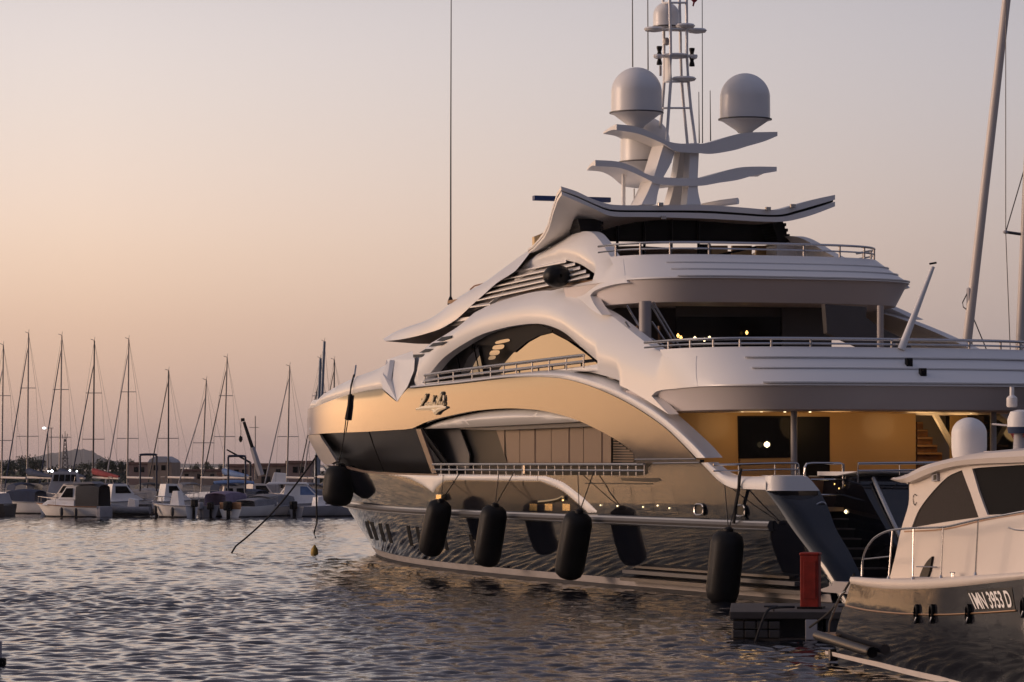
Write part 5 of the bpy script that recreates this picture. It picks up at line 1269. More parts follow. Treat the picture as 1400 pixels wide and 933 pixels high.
# -- front row of the marina
t, D = boat_at('cabin_cruiser', 'white cabin boat with a wooden rub strip and dark aft canopy, bow to the left', 'motor boat', 141, 707.5, 160)
r_ = build_hull(t, 4.9, 2.2, .95, .72, 'bwhite', rub='wood', rake=.75)
house(t, 'coach_house', [(1.7, .72), (4.15, .78), (3.75, 1.12), (2.95, 1.2), (1.75, 1.2)], 1.75, 1.4, 'bwhite')
wh = house(t, 'wheelhouse', [(1.05, 1.15), (2.95, 1.15), (2.35, 2.05), (1.3, 2.12)], 1.55, 1.3, 'bwhite')
for sy in (1, -1):
    MB().slab([(2.72, sy*.76, 1.32), (1.85, sy*.76, 1.32), (1.85, sy*.71, 1.92), (2.32, sy*.71, 1.92)], (0, sy*.02, 0)).obj('side_window', 'dglass', wh, smooth=False)
    for px_ in (2.5, 3.3): MB().lathe([(.01, 0), (.08, .0)], (px_, sy*.83, .98), 10).obj('porthole', 'blackm', t)
canopy(t, -.1, 1.6, 1.75, .75, 2.25, 'bdark'); house(t, 'canopy_roof', [(.2, 2.2), (2.5, 2.12), (2.2, 2.25), (.5, 2.36)], 1.6, 1.5, 'canvas_grey')
MB().box((-.25, -.9, .0), (.05, .9, .7)).obj('stern_board', 'bgrey', t, smooth=False, bevel=.04); side_fenders(t, r_, 4.9, [(.35, -1), (.55, -1), (.35, 1), (.55, 1)])
t, D = boat_at('sailing_boat', 'low pale sailing boat under a grey tarp at the far left, bow to the left', 'sailing boat', 62, 701, 162)
build_hull(t, 3.3, 2.0, .95, .8, 'bwhite', rub='bgrey'); canopy(t, .2, 2.4, 1.8, .85, 1.5, 'canvas_grey', 'tarp'); MB().tube([(2.4, 0, 1.0), (2.4, 0, 1.35), (3.2, 0, 1.3)], .03, 6).obj('pulpit', 'chrome', t)
t, D = boat_at('inflatable_boat', 'dark grey inflatable boat with a raised console between two white boats', 'inflatable boat', 212, 707, 163)
q = MB()
for sy in (1, -1): q.tube(cr([(0, sy*.85, .45), (2, sy*.85, .45), (3.1, sy*.6, .55), (3.6, 0, .68)], 5), .24, 12)
q.obj('tube', 'canvas_grey', t); MB().box((0, -.7, .1), (3.0, .7, .35)).obj('floor', 'bdark', t, smooth=False); house(t, 'console', [(1.2, .35), (1.9, .35), (1.75, 1.25), (1.3, 1.15)], .7, .6, 'bwhite'); outboard(t, 0, 0, .45, 1.1)
house(t, 'seat_box', [(.4, .35), (1.0, .35), (1.0, .85), (.4, .85)], .9, .9, 'bdark')
t, D = boat_at('work_boat', 'low dark boat with a wooden rail lying low in the water behind the inflatable', 'work boat', 207, 705, 178)
build_hull(t, 4.3, 2.0, .55, .45, 'bdark', 'dockwood', rub='wood')
t, D = boat_at('fishing_boat', 'white open fishing boat with two round fenders and a blue-topped cabin, bow to the left', 'motor boat', 262, 708, 157)
r_ = build_hull(t, 2.9, 2.0, 1.0, .80, 'bwhite', rub='bgrey'); side_fenders(t, r_, 2.9, [(.3, -1), (.8, -1), (.3, 1), (.8, 1)], 'bdark'); house(t, 'console', [(.7, .8), (1.4, .8), (1.25, 1.75), (.85, 1.75)], .8, .6, 'bwhite')
outboard(t, -.05, 0, .7, 1.0); MB().tube([(1.9, .6, .95), (1.9, .6, 1.35), (2.6, .35, 1.4), (2.75, 0, 1.4), (2.6, -.35, 1.4), (1.9, -.6, 1.35), (1.9, -.6, .95)], .02, 6).obj('bow_rail', 'chrome', t)
t, D = boat_at('cabin_cruiser', 'cream wheelhouse boat under a pale blue awning, behind the white fishing boat', 'motor boat', 300, 703, 8)
build_hull(t, 3.2, 2.0, 1.0, .85, 'bwhite'); wh = house(t, 'wheelhouse', [(.1, .85), (1.9, .85), (1.8, 1.95), (.3, 1.95)], 1.6, 1.4, 'cream')
for sy in (1, -1):
    for a in (.4, 1.15): MB().slab([(a, sy*.78, 1.35), (a+.55, sy*.78, 1.35), (a+.5, sy*.74, 1.82), (a+.02, sy*.74, 1.82)], (0, sy*.02, 0)).obj('side_window', 'dglass', wh, smooth=False)
bimini(t, -.4, 2.4, 1.7, 2.35, 'canvas_lb', 1.9)
t, D = boat_at('motor_boat', 'grey motor boat with a violet cover and twin outboards, stern to the channel', 'motor boat', 283, 707.5, 62)
build_hull(t, 5.0, 2.1, 1.0, .75, 'bgrey'); canopy(t, 1.0, 3.6, 1.7, .8, 1.7, 'canvas_violet', 'cockpit_cover'); outboard(t, -.05, .4, .5, 1.0, 'bgrey'); outboard(t, -.05, -.4, .5, 1.0)
t, D = boat_at('motor_boat', 'pale motor boat with a brown timber stern board and one black outboard', 'motor boat', 315, 707.8, 55)
build_hull(t, 5.0, 2.2, .95, .7, 'bwhite'); MB().box((-.02, -.9, .55), (.06, .9, 1.0)).obj('stern_board', 'wood', t, smooth=False); outboard(t, -.08, 0, .45, 1.25); canopy(t, 1.5, 3.8, 1.7, .75, 1.25, 'canvas_grey', 'cockpit_cover')
t, D = boat_at('motor_boat', 'small cream boat with a rumpled cover, left of the cabin boat with a blue windscreen', 'motor boat', 348, 706.5, 60)
build_hull(t, 4.4, 2.0, .9, .65, 'cream', rub='bgrey'); canopy(t, .5, 3.6, 1.8, .65, 1.5, 'canvas_grey', 'cockpit_cover'); outboard(t, -.05, .2, .45, 1.0)
t, D = boat_at('cabin_cruiser', 'white cabin boat with a blue windscreen and hard top, left of the superyacht bow', 'motor boat', 374, 705.5, 4)
build_hull(t, 4.6, 2.3, 1.05, .8, 'bgrey'); wh = house(t, 'cabin', [(.5, .8), (3.9, .9), (2.9, 1.45), (2.2, 2.15), (.8, 2.15)], 1.9, 1.5, 'bwhite')
MB().slab([(2.98, .72, 1.42), (2.3, .66, 2.05), (2.3, -.66, 2.05), (2.98, -.72, 1.42)], (.04, 0, .03)).obj('windscreen', 'canvas_lb', wh, smooth=False)
for sy in (1, -1): MB().slab([(2.8, sy*.84, 1.42), (1.8, sy*.84, 1.42), (1.8, sy*.76, 2.0), (2.25, sy*.76, 2.0)], (0, sy*.02, 0)).obj('side_window', 'canvas_lb', wh, smooth=False)
house(t, 'hard_top', [(-.5, 2.15), (2.4, 2.15), (2.2, 2.28), (-.3, 2.28)], 1.8, 1.7, 'bwhite'); outboard(t, -.05, .3, .5, 1.1); outboard(t, -.05, -.5, .5, 1.1)
t, D = boat_at('motor_boat', 'grey open boat with a black outboard beside the superyacht bow, below the mooring line', 'motor boat', 405, 707, 40)
build_hull(t, 4.0, 1.9, .9, .7, 'bgrey'); outboard(t, -.05, 0, .5, 1.1); house(t, 'console', [(1.5, .7), (2.2, .7), (2.1, 1.4), (1.6, 1.3)], .7, .6, 'bwhite')
t, D = boat_at('motor_boat', 'low grey boat with a small outboard, half hidden behind the bow fender of the superyacht', 'motor boat', 436, 706.5, 35)
build_hull(t, 4.0, 1.9, .85, .65, 'bgrey'); outboard(t, -.05, 0, .5, 1.0); canopy(t, 1.2, 3.2, 1.6, .65, 1.15, 'bwhite', 'cockpit_cover')
t, D = boat_at('motor_boat', 'dark boat cut by the left edge of the photograph', 'motor boat', 14, 705, 156)
build_hull(t, 3.4, 2.0, 1.0, .8, 'bdark'); house(t, 'cabin', [(.3, .8), (2.2, .8), (1.7, 1.5), (.5, 1.5)], 1.6, 1.3, 'bgrey')

# -- second row: a crowd of small boats whose cabins and covers show over the first
R2 = [(30, 703, 158, 3.6, 'bwhite', 'canvas_blue', 'white boat under a navy cover at the far left, second row', 0), (92, 702, 150, 4.2, 'bwhite', 'cream', 'white boat with a cream cover, just behind the wooden-stripped cabin boat', 1),
      (168, 702.5, 20, 4.4, 'bwhite', 'bwhite', 'white half-cabin boat behind the dark canopy, second row', 1), (196, 701.5, 155, 3.8, 'cream', 'canvas_grey', 'cream boat with a grey cover below the left blue frame', 0),
      (236, 702, 24, 4.0, 'bwhite', 'bwhite', 'white half-cabin boat right of the left blue frame, second row', 1), (330, 702.5, 150, 4.2, 'bwhite', 'canvas_blue', 'white boat with a navy cover below the right blue frame', 0),
      (356, 701, 30, 4.4, 'bwhite', 'cream', 'white half-cabin boat behind the small cream boat, second row', 1), (398, 701.5, 150, 4.4, 'bwhite', 'bwhite', 'white half-cabin boat seen behind the slanting mooring line', 1),
      (424, 702, 28, 4.0, 'cream', 'canvas_grey', 'cream boat with a grey cover left of the bow fender, second row', 0), (118, 700, 26, 4.0, 'cream', 'canvas_red', 'cream boat with a dull red cover behind the dark canopy boat', 0)]
for px_, wl, dg_, L_, hm_, cm_, lab, kind in R2:
    t, D = boat_at('motor_boat', lab, 'motor boat', px_, wl, dg_, 'small boats in the second row of the marina'); t.location.x -= math.cos(R(dg_))*L_/2
    build_hull(t, L_, 2.0, 1.05, .85, hm_, rub='bgrey')
    if kind:
        wh = house(t, 'cabin', [(1.0, .85), (L_-.9, .95), (L_*.62, 1.45), (L_*.5, 2.1), (1.2, 2.1)], 1.6, 1.35, cm_)
        for sy in (1, -1): MB().slab([(L_*.58, sy*.74, 1.45), (1.4, sy*.74, 1.45), (1.4, sy*.70, 1.95), (L_*.5, sy*.70, 1.95)], (0, sy*.02, 0)).obj('side_window', 'dglass', wh, smooth=False)
        MB().tube([(1.3, .5, 2.1), (1.2, .5, 2.6), (1.2, -.5, 2.6), (1.3, -.5, 2.1)], .03, 6).obj('roll_bar', 'alu', t)
    else: canopy(t, .4, L_*.75, 1.7, .85, 1.75, cm_, 'cockpit_cover')
    outboard(t, -.05, 0, .55, 1.0)

# -- sailing yachts: (mast foot px, mast head px, top row, forestay foot px, waterline row, boom length px, sail cover, mast mat, label)
SY = [(2, 4.5, 472, -34, 697, 32, 'cream', 'alu', 'sailing yacht whose mast stands at the left edge of the photograph'),
      (37, 39, 456, 7, 697, 33, 'canvas_blue', 'alu', 'sailing yacht with the tallest mast of the marina and a navy sail cover'),
      (81, 84.5, 459, 49, 697.5, 40, 'canvas_blue', 'alu', 'sailing yacht with a navy sail cover standing just left of the red-covered one'),
      (127, 129, 466, 93, 698, 42, 'canvas_red', 'aludark', 'sailing yacht with a dark mast and a red sail cover'),
      (174, 176, 464, 141, 697, 44, 'cream', 'alu', 'sailing yacht with a bare boom, the mast right of the red sail cover'),
      (230, 230.5, 507, 203, 696, 36, 'cream', 'aludark', 'sailing yacht with a dark mast right of the left blue frame'),
      (275, 282, 520, 249, 697, 34, 'cream', 'alu', 'sailing yacht with the shortest mast, leaning right, between the two blue frames'),
      (305, 310.5, 489, 276, 696.5, 34, 'canvas_lb', 'alu', 'sailing yacht with a turquoise-blue sail cover left of the right blue frame'),
      (392, 396, 501, 364, 697, 30, 'cream', 'alu', 'sailing yacht with a slim mast just left of the superyacht bow'),
      (431, 438, 490, 386, 694, 18, 'cream', 'alublue', 'sailing yacht with a blue-grey mast close behind the superyacht bow'),
      (434, 443.5, 467, 400, 691, 16, 'cream', 'alublue', 'sailing yacht with the thickest blue-grey mast, leaning right behind the superyacht bow'),
      (456.5, 457, 492, 430, 693, 14, 'cream', 'aludark', 'sailing yacht whose dark mast head shows over the white bow of the superyacht')]
for i, (pf, ph, yt, pfs, wl, bl_, cov, mm_, lab) in enumerate(SY):
    D = EYE*F/(wl-HY); X = lambda px: (px-CX)/F*D
    a_ = R(127 if i not in (9, 10) else 118); t = thing('sailing_yacht', lab, 'sailing yacht', (X(pf), D, 0), a_, 'sailing yachts moored at the marina')
    L_ = 8.6+.5*math.sin(i*2.3); B_ = 2.9
    M4 = Matrix.Rotation(-a_, 4, 'Z'); loc = lambda px, py, D2=0: M4 @ (Vector(((px-CX)/F*(D+D2), D+D2, EYE+(HY-py)/F*(D+D2)))-Vector((X(pf), D, 0)))
    rows = hull_rows(L_, B_, 1.15, .95, rake=.9); sh_ = -L_*.55
    m = MB(); m.grid(rows); m.mirror(); st_p = [r[0] for r in rows]; m.add(st_p+[(x, -y, z) for x, y, z in st_p[::-1]], [tuple(range(2*len(st_p)))]); m.v = [(x+sh_, y, z) for x, y, z in m.v]
    m.obj('hull', ['bwhite', 'bwhite', 'canvas_blue', 'bwhite', 'cream'][i % 5], t, angle=50)
    top = rows[-1]; MB().slab([(x+sh_, y*.97, z-.05) for x, y, z in top]+[(x+sh_, -y*.97, z-.05) for x, y, z in top[::-1]], (0, 0, -.04)).obj('deck', 'bwhite', t, smooth=False)
    house(t, 'coach_roof', [(-3.0, .95), (1.6, 1.0), (.9, 1.32), (-2.6, 1.42)], 1.7, 1.3, 'bwhite')
    hd = loc(ph, yt); hd.y = hd.y; r0 = .07 if mm_ != 'alublue' else .16
    ms_ = MB().tube([(0, 0, 1.2), tuple(Vector((0, 0, 1.2)).lerp(hd, .5)), tuple(hd)], [r0, r0*.95, r0*.75], 10).obj('mast', mm_, t)
    q = MB(); q.tube([hd+Vector((0, 0, .02)), hd+Vector((.35, .1, .12))], .025, 5); q.tube([hd, hd+Vector((-.1, 0, .3))], .015, 5); q.obj('masthead_fitting', 'aludark', ms_)
    rr = hd-Vector((0, 0, 1.2))
    ws = []
    for fr_, w_ in (((.36, .62), (.66, .45)) if yt < 480 else ((.45, .6),) if yt > 500 else ((.42, .6), (.72, .4))):
        c = Vector((0, 0, 1.2))+rr*fr_; dv = Vector((-.42, -.91 if False else .0, 0)); dx = M4.to_3x3() @ Vector((w_*1.35, 0, 0))
        MB().tube([c-dx, c+dx], .028, 5).obj('spreader', mm_, ms_); ws.append((c, dx))
    q = MB()
    for sg in (1, -1):
        pts = [hd]+[c+dx*sg for c, dx in ws[::-1]]+[Vector((0, 0, 1.0))+(M4.to_3x3() @ Vector((.9, 0, 0)))*sg]
        for a, b in zip(pts, pts[1:]): q.tube([a, b], .009, 4)
    bs_ = Vector((sh_+.2, 0, 1.0)); q.tube([hd, bs_], .009, 4); q.obj('shrouds', 'aludark', ms_)
    ft = Vector((L_+sh_-.35, 0, 1.3)); sp0 = Vector((0, 0, 1.2))+rr*(.93 if i % 3 else .86)
    # the furled headsail: the forestay's foot follows the bow
    MB().tube([sp0, sp0.lerp(ft, .06), sp0.lerp(ft, .5), sp0.lerp(ft, .95), ft], [.015, .035, .045, .055, .02], 8).obj('furled_headsail', 'canvas_blue' if i in (1, 2, 3) else 'bdark' if i % 2 else 'bgrey', t)
    be = Vector((-3.9 if bl_ > 20 else -2.2, 0, 2.45)); bo = MB().tube([(0, 0, 2.5), tuple(be)], .085, 8).obj('boom', 'cream', t)
    if cov != 'cream':
        MB().tube([(0, 0, 3.1), (-.25, 0, 2.95), tuple(be*.5+Vector((0, 0, 1.5))), tuple(be+Vector((0, 0, .1)))], [.12, .26, .22, .10], 10).obj('sail_cover', cov, bo)
    canopy(t, sh_+.9, sh_+2.2, 1.9, 1.0, 2.1, ['canvas_blue', 'bdark', 'canvas_grey'][i % 3], 'spray_hood')
    q = MB()
    for sg in (1, -1):
        P_ = [(x+sh_, sg*y*.95, z+.55) for x, y, z in top[1:-1:2]]; q.tube(P_, .012, 4)
        for p in P_: q.tube([p, (p[0], p[1], p[2]-.55)], .014, 4)
    q.obj('guard_wires', 'alu', t)
# big sailing yachts beyond the superyacht at the right
for (pf, yf, ph, yh, D, r0, lab) in [(1293, 640, 1376, 0, 118, .20, 'big sailing yacht with a thick pale raked mast, behind the after decks of the superyacht'), (1384, 640, 1412, 60, 116, .19, 'big sailing yacht whose pale mast rises at the right edge of the photograph')]:
    a_ = R(200); t = thing('big_sailing_yacht', lab, 'sailing yacht', ((pf-CX)/F*D, D, 0), a_, 'big sailing yachts behind the superyacht'); M4 = Matrix.Rotation(-a_, 4, 'Z')
    loc = lambda px, py, dd=0: M4 @ (Vector(((px-CX)/F*(D+dd), D+dd, EYE+(HY-py)/F*(D+dd)))-Vector(((pf-CX)/F*D, D, 0)))
    rows = hull_rows(17, 4.6, 1.7, 1.4, rake=1.4); m = MB(); m.grid(rows); m.mirror(); m.v = [(x-9, y, z) for x, y, z in m.v]; m.obj('hull', 'canvas_blue', t, angle=50)
    top = rows[-1]; MB().slab([(x-9, y*.97, z-.05) for x, y, z in top]+[(x-9, -y*.97, z-.05) for x, y, z in top[::-1]], (0, 0, -.04)).obj('deck', 'teak', t, smooth=False)
    hd = loc(ph, yh); up_ = (hd-Vector((0, 0, 1.3))).normalized(); tip = hd+up_*2.5
    ms_ = MB().tube([(0, 0, 1.3), tuple(hd), tuple(tip)], [r0*.85, r0*.72, r0*.68], 14).obj('mast', 'cream', t)
    if D == 118:
        g0 = loc(1322, 405); g1 = loc(1349, 479); MB().box(tuple(loc(1325, 417)-Vector((.10, .12, .10))), tuple(loc(1326, 397)+Vector((.10, .12, .10)))).obj('mast_winch_pod', 'bgrey', ms_, smooth=False, bevel=.08)
        MB().tube([tuple(loc(1325, 421)), tuple(g1)], .02, 5).obj('rigging_line', 'aludark', ms_); MB().tube([tuple(loc(1325, 421)), tuple(loc(1330, 480))], .015, 5).obj('rigging_line', 'aludark', ms_)
        MB().tube([tuple(loc(1323, 400)), tuple(loc(1316, 414)), tuple(loc(1317, 420)), tuple(loc(1322, 424))], .02, 5).obj('halyard_loop', 'aludark', ms_)
    else:
        sp_e = loc(1375, 317.5); MB().tube([tuple(sp_e), tuple(loc(1403, 321.5))], .05, 8).obj('spreader', 'aludark', ms_); MB().lathe([(.03, -.06), (.09, -.03), (.09, .03), (.03, .06)], tuple(sp_e), 14).obj('spreader_end', 'bgrey', ms_)
        MB().tube([tuple(loc(1375, -20)), tuple(sp_e), tuple(loc(1382, 500))], .016, 5).obj('shroud', 'aludark', ms_); MB().tube([tuple(sp_e), tuple(loc(1402, 226))], .02, 5).obj('shroud', 'aludark', ms_)

# ==================================================================== SHORE: frames, crane, tower, lamps, buildings, trees
def placed(name, label, cat, px, py, D, rot=0, group=None):
    p = at(px, py, D); return thing(name, label, cat, (p.x, p.y, p.z), R(rot), group), p
for x0, x1, y0, y1, lab in [(191.5, 214, 621.5, 672, 'navy goalpost-shaped lifting frame right of the red sail cover'), (312, 335.5, 623.5, 674, 'navy goalpost-shaped lifting frame below the crane boom')]:
    D = 238.0; t, p = placed('lifting_frame', lab, 'lifting frame', (x0+x1)/2, y1, D, 0, 'blue frames over the boats'); w = (x1-x0)/2*D/F; h = (y1-y0)*D/F
    for sg in (-1, 1): MB().tube([(sg*w, 0, 0), (sg*w, 0, h-.12)], .07, 10).obj('post', 'steelblue', t)
    MB().tube(cr([(-w, 0, h-.14), (-w+.08, 0, h-.02), (w-.08, 0, h-.02), (w, 0, h-.14)], 3), .085, 10).obj('crossbar', 'steelblue', t)
t, p = placed('mobile_crane', 'grey truck crane with its telescopic boom raised to the left', 'crane', 356, 664, 290)
lc = lambda px, py: tuple(at(px, py, 290)-p)
MB().box((-2.6, -1.2, -.9), (1.6, 1.2, .1)).obj('truck_body', 'bgrey', t, smooth=False, bevel=.06); house(t, 'cab', [(.9, .1), (2.3, .1), (2.2, 1.0), (1.2, 1.1)], 1.8, 1.6, 'bwhite')
for x in (-1.9, -.9, 1.0): MB().lathe([(.35, -.15), (.42, 0), (.35, .15)], (x, 0, -1.0), 14).obj('wheel', 'blackm', t)
MB().tube([lc(357, 650), lc(345, 612)], [.30, .24], 6).obj('boom', 'bgrey', t); MB().tube([lc(345, 612), lc(333.5, 577)], [.17, .14], 6).obj('boom_extension', 'blackm', t)
MB().tube([lc(329.5, 574.5), lc(334.5, 574)], .16, 6).obj('boom_head', 'blackm', t); MB().tube([lc(352, 655), lc(348, 622)], .08, 6).obj('lift_ram', 'aludark', t); MB().tube([lc(329.5, 575), lc(329, 598)], .02, 4).obj('hoist_line', 'rope', t); MB().lathe([(.06, -.3), (.16, -.1), (.14, .1), (.04, .25)], lc(329, 600), 8).obj('hook_block', 'blackm', t)
t, p = placed('davit', 'small dark jib crane slanting over the right lifting frame', 'crane', 342, 668, 262); lc = lambda px, py: tuple(at(px, py, 262)-p)
MB().tube([(0, 0, -1), lc(342, 632)], .10, 8).obj('post', 'aludark', t); MB().tube([lc(342, 632.5), lc(310, 615)], [.09, .06], 6).obj('jib', 'blackm', t)
# lattice tower
t, p = placed('lattice_tower', 'slim steel lattice tower with aerials on the shore at the left', 'tower', 89, 650, 420, 8); H_ = (650-600)*420/F; w = 8.5*420/F/2*1.1
q = MB()
def tw(z): return lerp(w, w*.25, z/H_)
for sx in (-1, 1):
    for sy in (-1, 1): q.tube([(sx*tw(0), sy*tw(0), 0), (sx*tw(H_), sy*tw(H_), H_)], .06, 5)
q.obj('leg_frame', 'aludark', t); q = MB(); nz = 9
for k in range(nz):
    z0, z1 = H_*k/nz, H_*(k+1)/nz
    for sg in (-1, 1):
        q.tube([(-tw(z0), sg*tw(z0), z0), (tw(z1), sg*tw(z1), z1)], .035, 4); q.tube([(tw(z0), sg*tw(z0), z0), (-tw(z1), sg*tw(z1), z1)], .035, 4)
q.obj('bracing', 'aludark', t); q = MB()
for a, b in ((0, .9), (.2, .6), (-.25, .5)): q.tube([(a, 0, H_), (a*1.4, 0, H_+b)], .04, 4)
q.obj('aerials', 'aludark', t); MB().box((-w, -w, H_*.45), (w, w, H_*.47)).obj('platform', 'aludark', t, smooth=False)
# masts with lamps and navigation lights on the quay
for px_, yt, yb, cw, lab, lit in [(65.5, 585.5, 655, 7, 'harbour lamp post with a lit floodlight left of the lattice tower', 1), (70, 585.5, 655, 5, 'unlit harbour lamp post just right of the lit one', 0), (349, 569, 640, 8, 'slender aerial pole with a crossbar behind the truck crane', 0)]:
    D = 300; t, p = placed('lamp_post' if px_ < 100 else 'aerial_pole', lab, 'lamp post' if px_ < 100 else 'pole', px_, yb, D); h = (yb-yt)*D/F
    MB().tube([(0, 0, -1), (0, 0, h)], [.06, .04], 8).obj('pole', 'alu', t); zc = h if px_ < 100 else h*.78
    MB().tube([(-cw*D/F, 0, zc), (cw*D/F*.6, 0, zc)], .03, 6).obj('crossarm', 'alu', t)
    if lit: MB().lathe([(.03, -.08), (.15, -.05), (.15, .05), (.03, .08)], (-cw*D/F*.7, -.1, zc), 10).obj('floodlight', M.setdefault('flood', pm('floodlight_glow', (1, 1, 1), .5, emit=((.9, .95, 1), 6))), t)
# patrol boat with lights behind the red-covered yacht
t, p = placed('patrol_boat', 'grey-blue harbour boat with lit lamps, below the lattice tower', 'motor boat', 90, 668, 258, 180)
t.location.z = 0; rows = hull_rows(9, 3, 1.6, 1.3); m = MB(); m.grid(rows); m.mirror(); m.v = [(x-4.5, y, z) for x, y, z in m.v]; m.obj('hull', 'bgrey', t, angle=50)
wh = house(t, 'wheelhouse', [(-1.2, 1.3), (1.3, 1.3), (.8, 2.95), (-.8, 2.95)], 2.2, 1.7, 'bgrey')
for k in range(4): MB().slab([(-.9+k*.45, .98, 2.25), (-.52+k*.45, .98, 2.25), (-.52+k*.42, .9, 2.75), (-.87+k*.42, .9, 2.75)], (0, .03, 0)).obj('window', 'dglass', wh, smooth=False)
for x, y, s_ in [(66, 644.5, .06), (71, 644.5, .10), (95.5, 643.5, .07), (105, 644.5, .06)]:
    pp = at(x, y, 254); free(MB().lathe([(.02, -s_), (s_, -s_*.3), (s_, s_*.3), (.02, s_)], tuple(pp), 10), 'deck_lamp', M['flood'], {66: 'lit white lamp, leftmost of the four on the harbour boat', 71: 'brightest lit white lamp, second from the left on the harbour boat', 95.5: 'lit white lamp below the lattice tower, third from the left', 105: 'rightmost lit white lamp on the harbour boat'}[x], 'lamp', 'lit lamps of the harbour boat')
# buildings
BL = [(181, 209, 631.5, 655, 420, 'wall2', 'low pink building with a flat red roof behind the left blue frame', 0), (208, 241, 628.5, 652, 400, 'wall', 'ochre building with a rounded grey roof left of the small trees', 1), (243, 306, 641, 662, 430, 'wall', 'long low ochre wall-like shed behind the two small trees', 0),
      (318, 352, 634, 658, 380, 'wall2', 'pinkish flat building behind the crane', 0), (350, 398, 633, 664, 360, 'wall', 'wide ochre building right of the crane with dark openings', 2), (396, 428, 629.5, 662, 350, 'wall2', 'brownish stepped building beside the superyacht bow', 0), (306, 322, 645, 664, 345, 'wall2', 'small pink hut behind the turquoise sail cover', 0)]
for x0, x1, y0, y1, D, mt, lab, kind in BL:
    t, p = placed('harbour_building', lab, 'building', (x0+x1)/2, y1, D, random.uniform(-6, 6)); t.location.z = 0; w = (x1-x0)/2*D/F; h = EYE+(HY-y0)/F*D
    MB().box((-w, -3, .3), (w, 3, h-.35)).obj('wall', mt, t, smooth=False)
    if kind == 1: house(t, 'roof', [(-w, h-.35), (w, h-.35), (w*.8, h), (w*.3, h+.35), (-w*.4, h+.35), (-w*.85, h)], 6.2, 6.0, 'bgrey')
    else: MB().box((-w-.15, -3.2, h-.35), (w+.15, 3.2, h-.05)).obj('roof', 'roof', t, smooth=False, bevel=.03)
    n = max(2, int(w/.9))
    for k in range(n):
        x = lerp(-w+.5, w-.5, (k+.5)/n); wn = MB().box((x-.25, -3.05, h-1.25), (x+.25, -2.98, h-.65)).obj('window', 'dglass', t, smooth=False)
        if kind == 2 and k < 2: MB().box((x-.4, -3.06, h-2.6), (x+.5, -2.97, h-1.4)).obj('doorway', 'blackm', t, smooth=False)
# trees
def tree_mesh(seed, w, h, nleaf=650):
    rd_ = random.Random(seed); V_, Fc = [], []
    bl_ = [(rd_.uniform(-.6, .6)*w/2, rd_.uniform(-.5, .5)*w/2, h*rd_.uniform(.38, .86), rd_.uniform(.18, .34)*w) for _ in range(11)]
    for _ in range(nleaf):
        b = rd_.choice(bl_); th, ph = rd_.uniform(0, 6.283), math.acos(rd_.uniform(-1, 1)); r = b[3]*rd_.uniform(.55, 1.08)
        c = Vector((b[0]+r*math.sin(ph)*math.cos(th), b[1]+r*math.sin(ph)*math.sin(th), b[2]+r*math.cos(ph)*.75)); s_ = rd_.uniform(.12, .26)*w/4.5
        a = Vector((rd_.gauss(0, 1), rd_.gauss(0, 1), rd_.gauss(0, 1))).normalized(); bb_ = a.orthogonal().normalized(); k = len(V_)
        V_ += [tuple(c+a*s_), tuple(c+bb_*s_*.8), tuple(c-a*s_), tuple(c-bb_*s_*.8)]; Fc.append((k, k+1, k+2, k+3))
    me = bpy.data.meshes.new('crown'); me.from_pydata(V_, [], Fc); return me
crowns = [tree_mesh(k, 4.5, 5.0) for k in range(5)]
for k, me in enumerate(crowns): me.materials.append(M['leaf2' if k % 2 else 'leaf'])
trm = MB(); trm.tube([(0, 0, -.2), (.05, 0, 1.2), (0, .05, 2.6)], [.18, .13, .08], 8)
for a, b in (((0, 0, 1.3), (.8, .2, 2.9)), ((0, 0, 1.5), (-.7, -.3, 3.0)), ((0, 0, 1.8), (.1, .7, 3.2))): trm.tube([a, b], [.08, .03], 5)
TR = [(-6, 634, 22), (6, 630, 20), (20, 627, 22), (31, 624, 26), (44, 623.5, 24), (56, 628, 16), (112, 633, 18), (121, 630, 16), (134, 628, 20), (146, 626.5, 13), (152, 630, 18), (160, 633, 18), (168, 627, 12), (181, 628, 12), (100, 637, 14), (175, 634, 20), (236, 636, 16), (252, 638, 16), (262, 637, 12), (269, 633.5, 10), (282, 631, 10), (290, 636, 12), (302, 632, 8), (13, 636, 20), (74, 637, 18), (86, 639, 16)]
names = ['at the left edge of the photograph', 'second from the left edge', 'between the two leftmost masts', 'just left of the tallest mast', 'just right of the tallest mast', 'left of the lamp posts', 'right of the lattice tower', 'on the right slope foot of the far hill', 'behind the dark mast of the red-covered yacht', 'small and pointed, right of the dark mast', 'in the gap right of the dark mast', 'left of the bare-boom mast', 'small and round, left of the bare-boom mast', 'small and round, right of the bare-boom mast', 'low, at the foot of the lattice tower', 'low and wide behind the bare boom', 'right of the rounded grey roof', 'low, over the long ochre shed', 'over the middle of the long ochre shed', 'small, left of the leaning short mast', 'tallest one right of the short mast', 'low, right of the short mast', 'tiny, left of the right blue frame', 'low, under the leftmost masts', 'low, between lamp posts and hill', 'low, left of the tower foot']
tmd = None
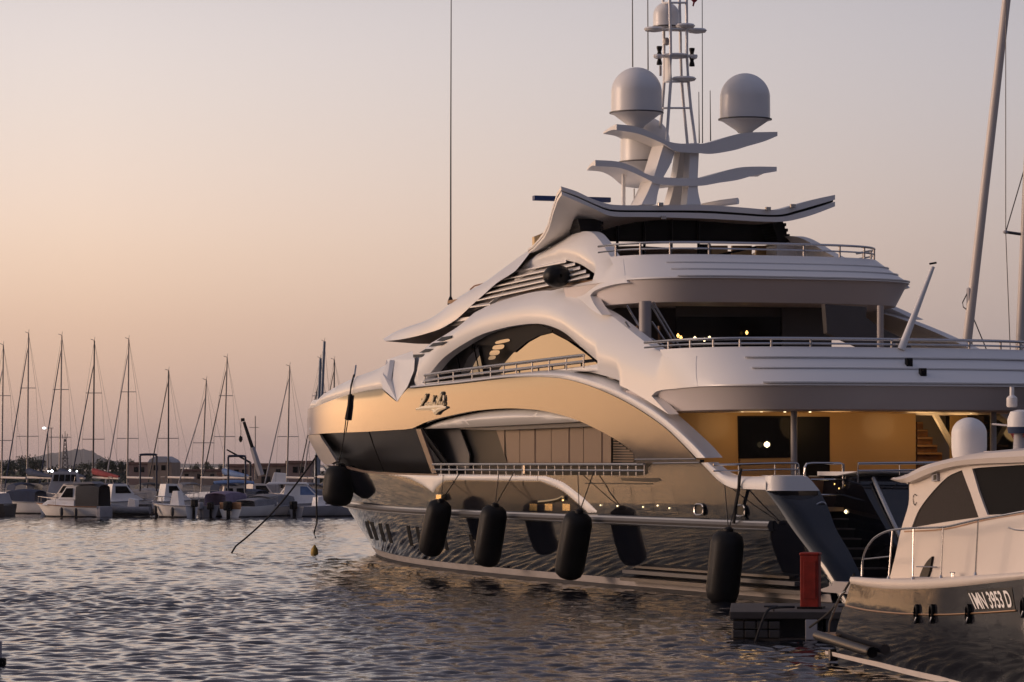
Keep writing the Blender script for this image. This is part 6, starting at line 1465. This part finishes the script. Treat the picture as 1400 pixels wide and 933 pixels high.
for i, ((px, yt, wpx), nm_) in enumerate(zip(TR, names)):
    D = 520+25*(i % 4); z1 = EYE+(HY-yt)/F*D; w = wpx*D/F; t = thing('tree', 'dark green tree %s, on the far shore' % nm_, 'tree', ((px-CX)/F*D, D, .9), random.uniform(0, 6), 'trees on the far shore')
    sc_x, sc_z = w/4.2, (z1-.9)/4.9
    c = bpy.data.objects.new('crown', crowns[i % 5]); COL.objects.link(c); c.parent = t; c.scale = (sc_x, sc_x, sc_z)
    if tmd is None: to_ = trm.obj('trunk', 'bark', t); tmd = to_.data
    else: to_ = bpy.data.objects.new('trunk', tmd); COL.objects.link(to_); to_.parent = t
    to_.scale = (sc_x*.8, sc_x*.8, sc_z)
# scrub along the far shore, too small to count
rd_ = random.Random(3); m = MB()
for _ in range(5200):
    D = rd_.uniform(440, 700); px = rd_.uniform(-30, 470); zt_ = .9+abs(rd_.gauss(0, 1))*1.1*(.6+.4*math.sin(px*.05))
    c = Vector(((px-CX)/F*D, D, rd_.uniform(.9, max(1.2, zt_)))); a = Vector((rd_.gauss(0, 1), rd_.gauss(0, 1), rd_.gauss(0, 1))).normalized()*.45; b = a.orthogonal().normalized()*.4
    m.add([tuple(c+a), tuple(c+b), tuple(c-a), tuple(c-b)], [(0, 1, 2, 3)])
o = m.obj('shore_scrub', 'leaf2', smooth=False); o['kind'] = 'stuff'; tag(o, 'dark scrub covering the far shore behind the marina', 'scrub')
# cut-off float at the lower left edge
t = thing('mooring_pile', 'grey pile end with a dark fitting cut by the lower left edge', 'pile', ((-3-CX)/F*59, 59, 0)); MB().tube([(0, 0, -.5), (0, 0, .42)], .07, 10).obj('pile', 'bgrey', t); MB().box((-.05, -.08, .0), (.14, .08, .14)).obj('fitting', 'blackm', t, smooth=False, bevel=.03)

# ==================================================================== THE AIR: one even volume round camera and scene
hm = bpy.data.materials.new('haze_air'); hm.use_nodes = True; t_ = hm.node_tree; t_.nodes.clear()
pv = t_.nodes.new('ShaderNodeVolumePrincipled'); pv.inputs['Color'].default_value = (.90, .88, .92, 1); pv.inputs['Density'].default_value = .00006; pv.inputs['Anisotropy'].default_value = .2
om = t_.nodes.new('ShaderNodeOutputMaterial'); t_.links.new(pv.outputs[0], om.inputs['Volume'])
hz = MB().box((-9100, -500, -3), (9100, 9100, 72)).obj('haze', hm, smooth=False); hz['kind'] = 'stuff'; tag(hz, 'thin warm evening haze over the harbour and far hills', 'haze')
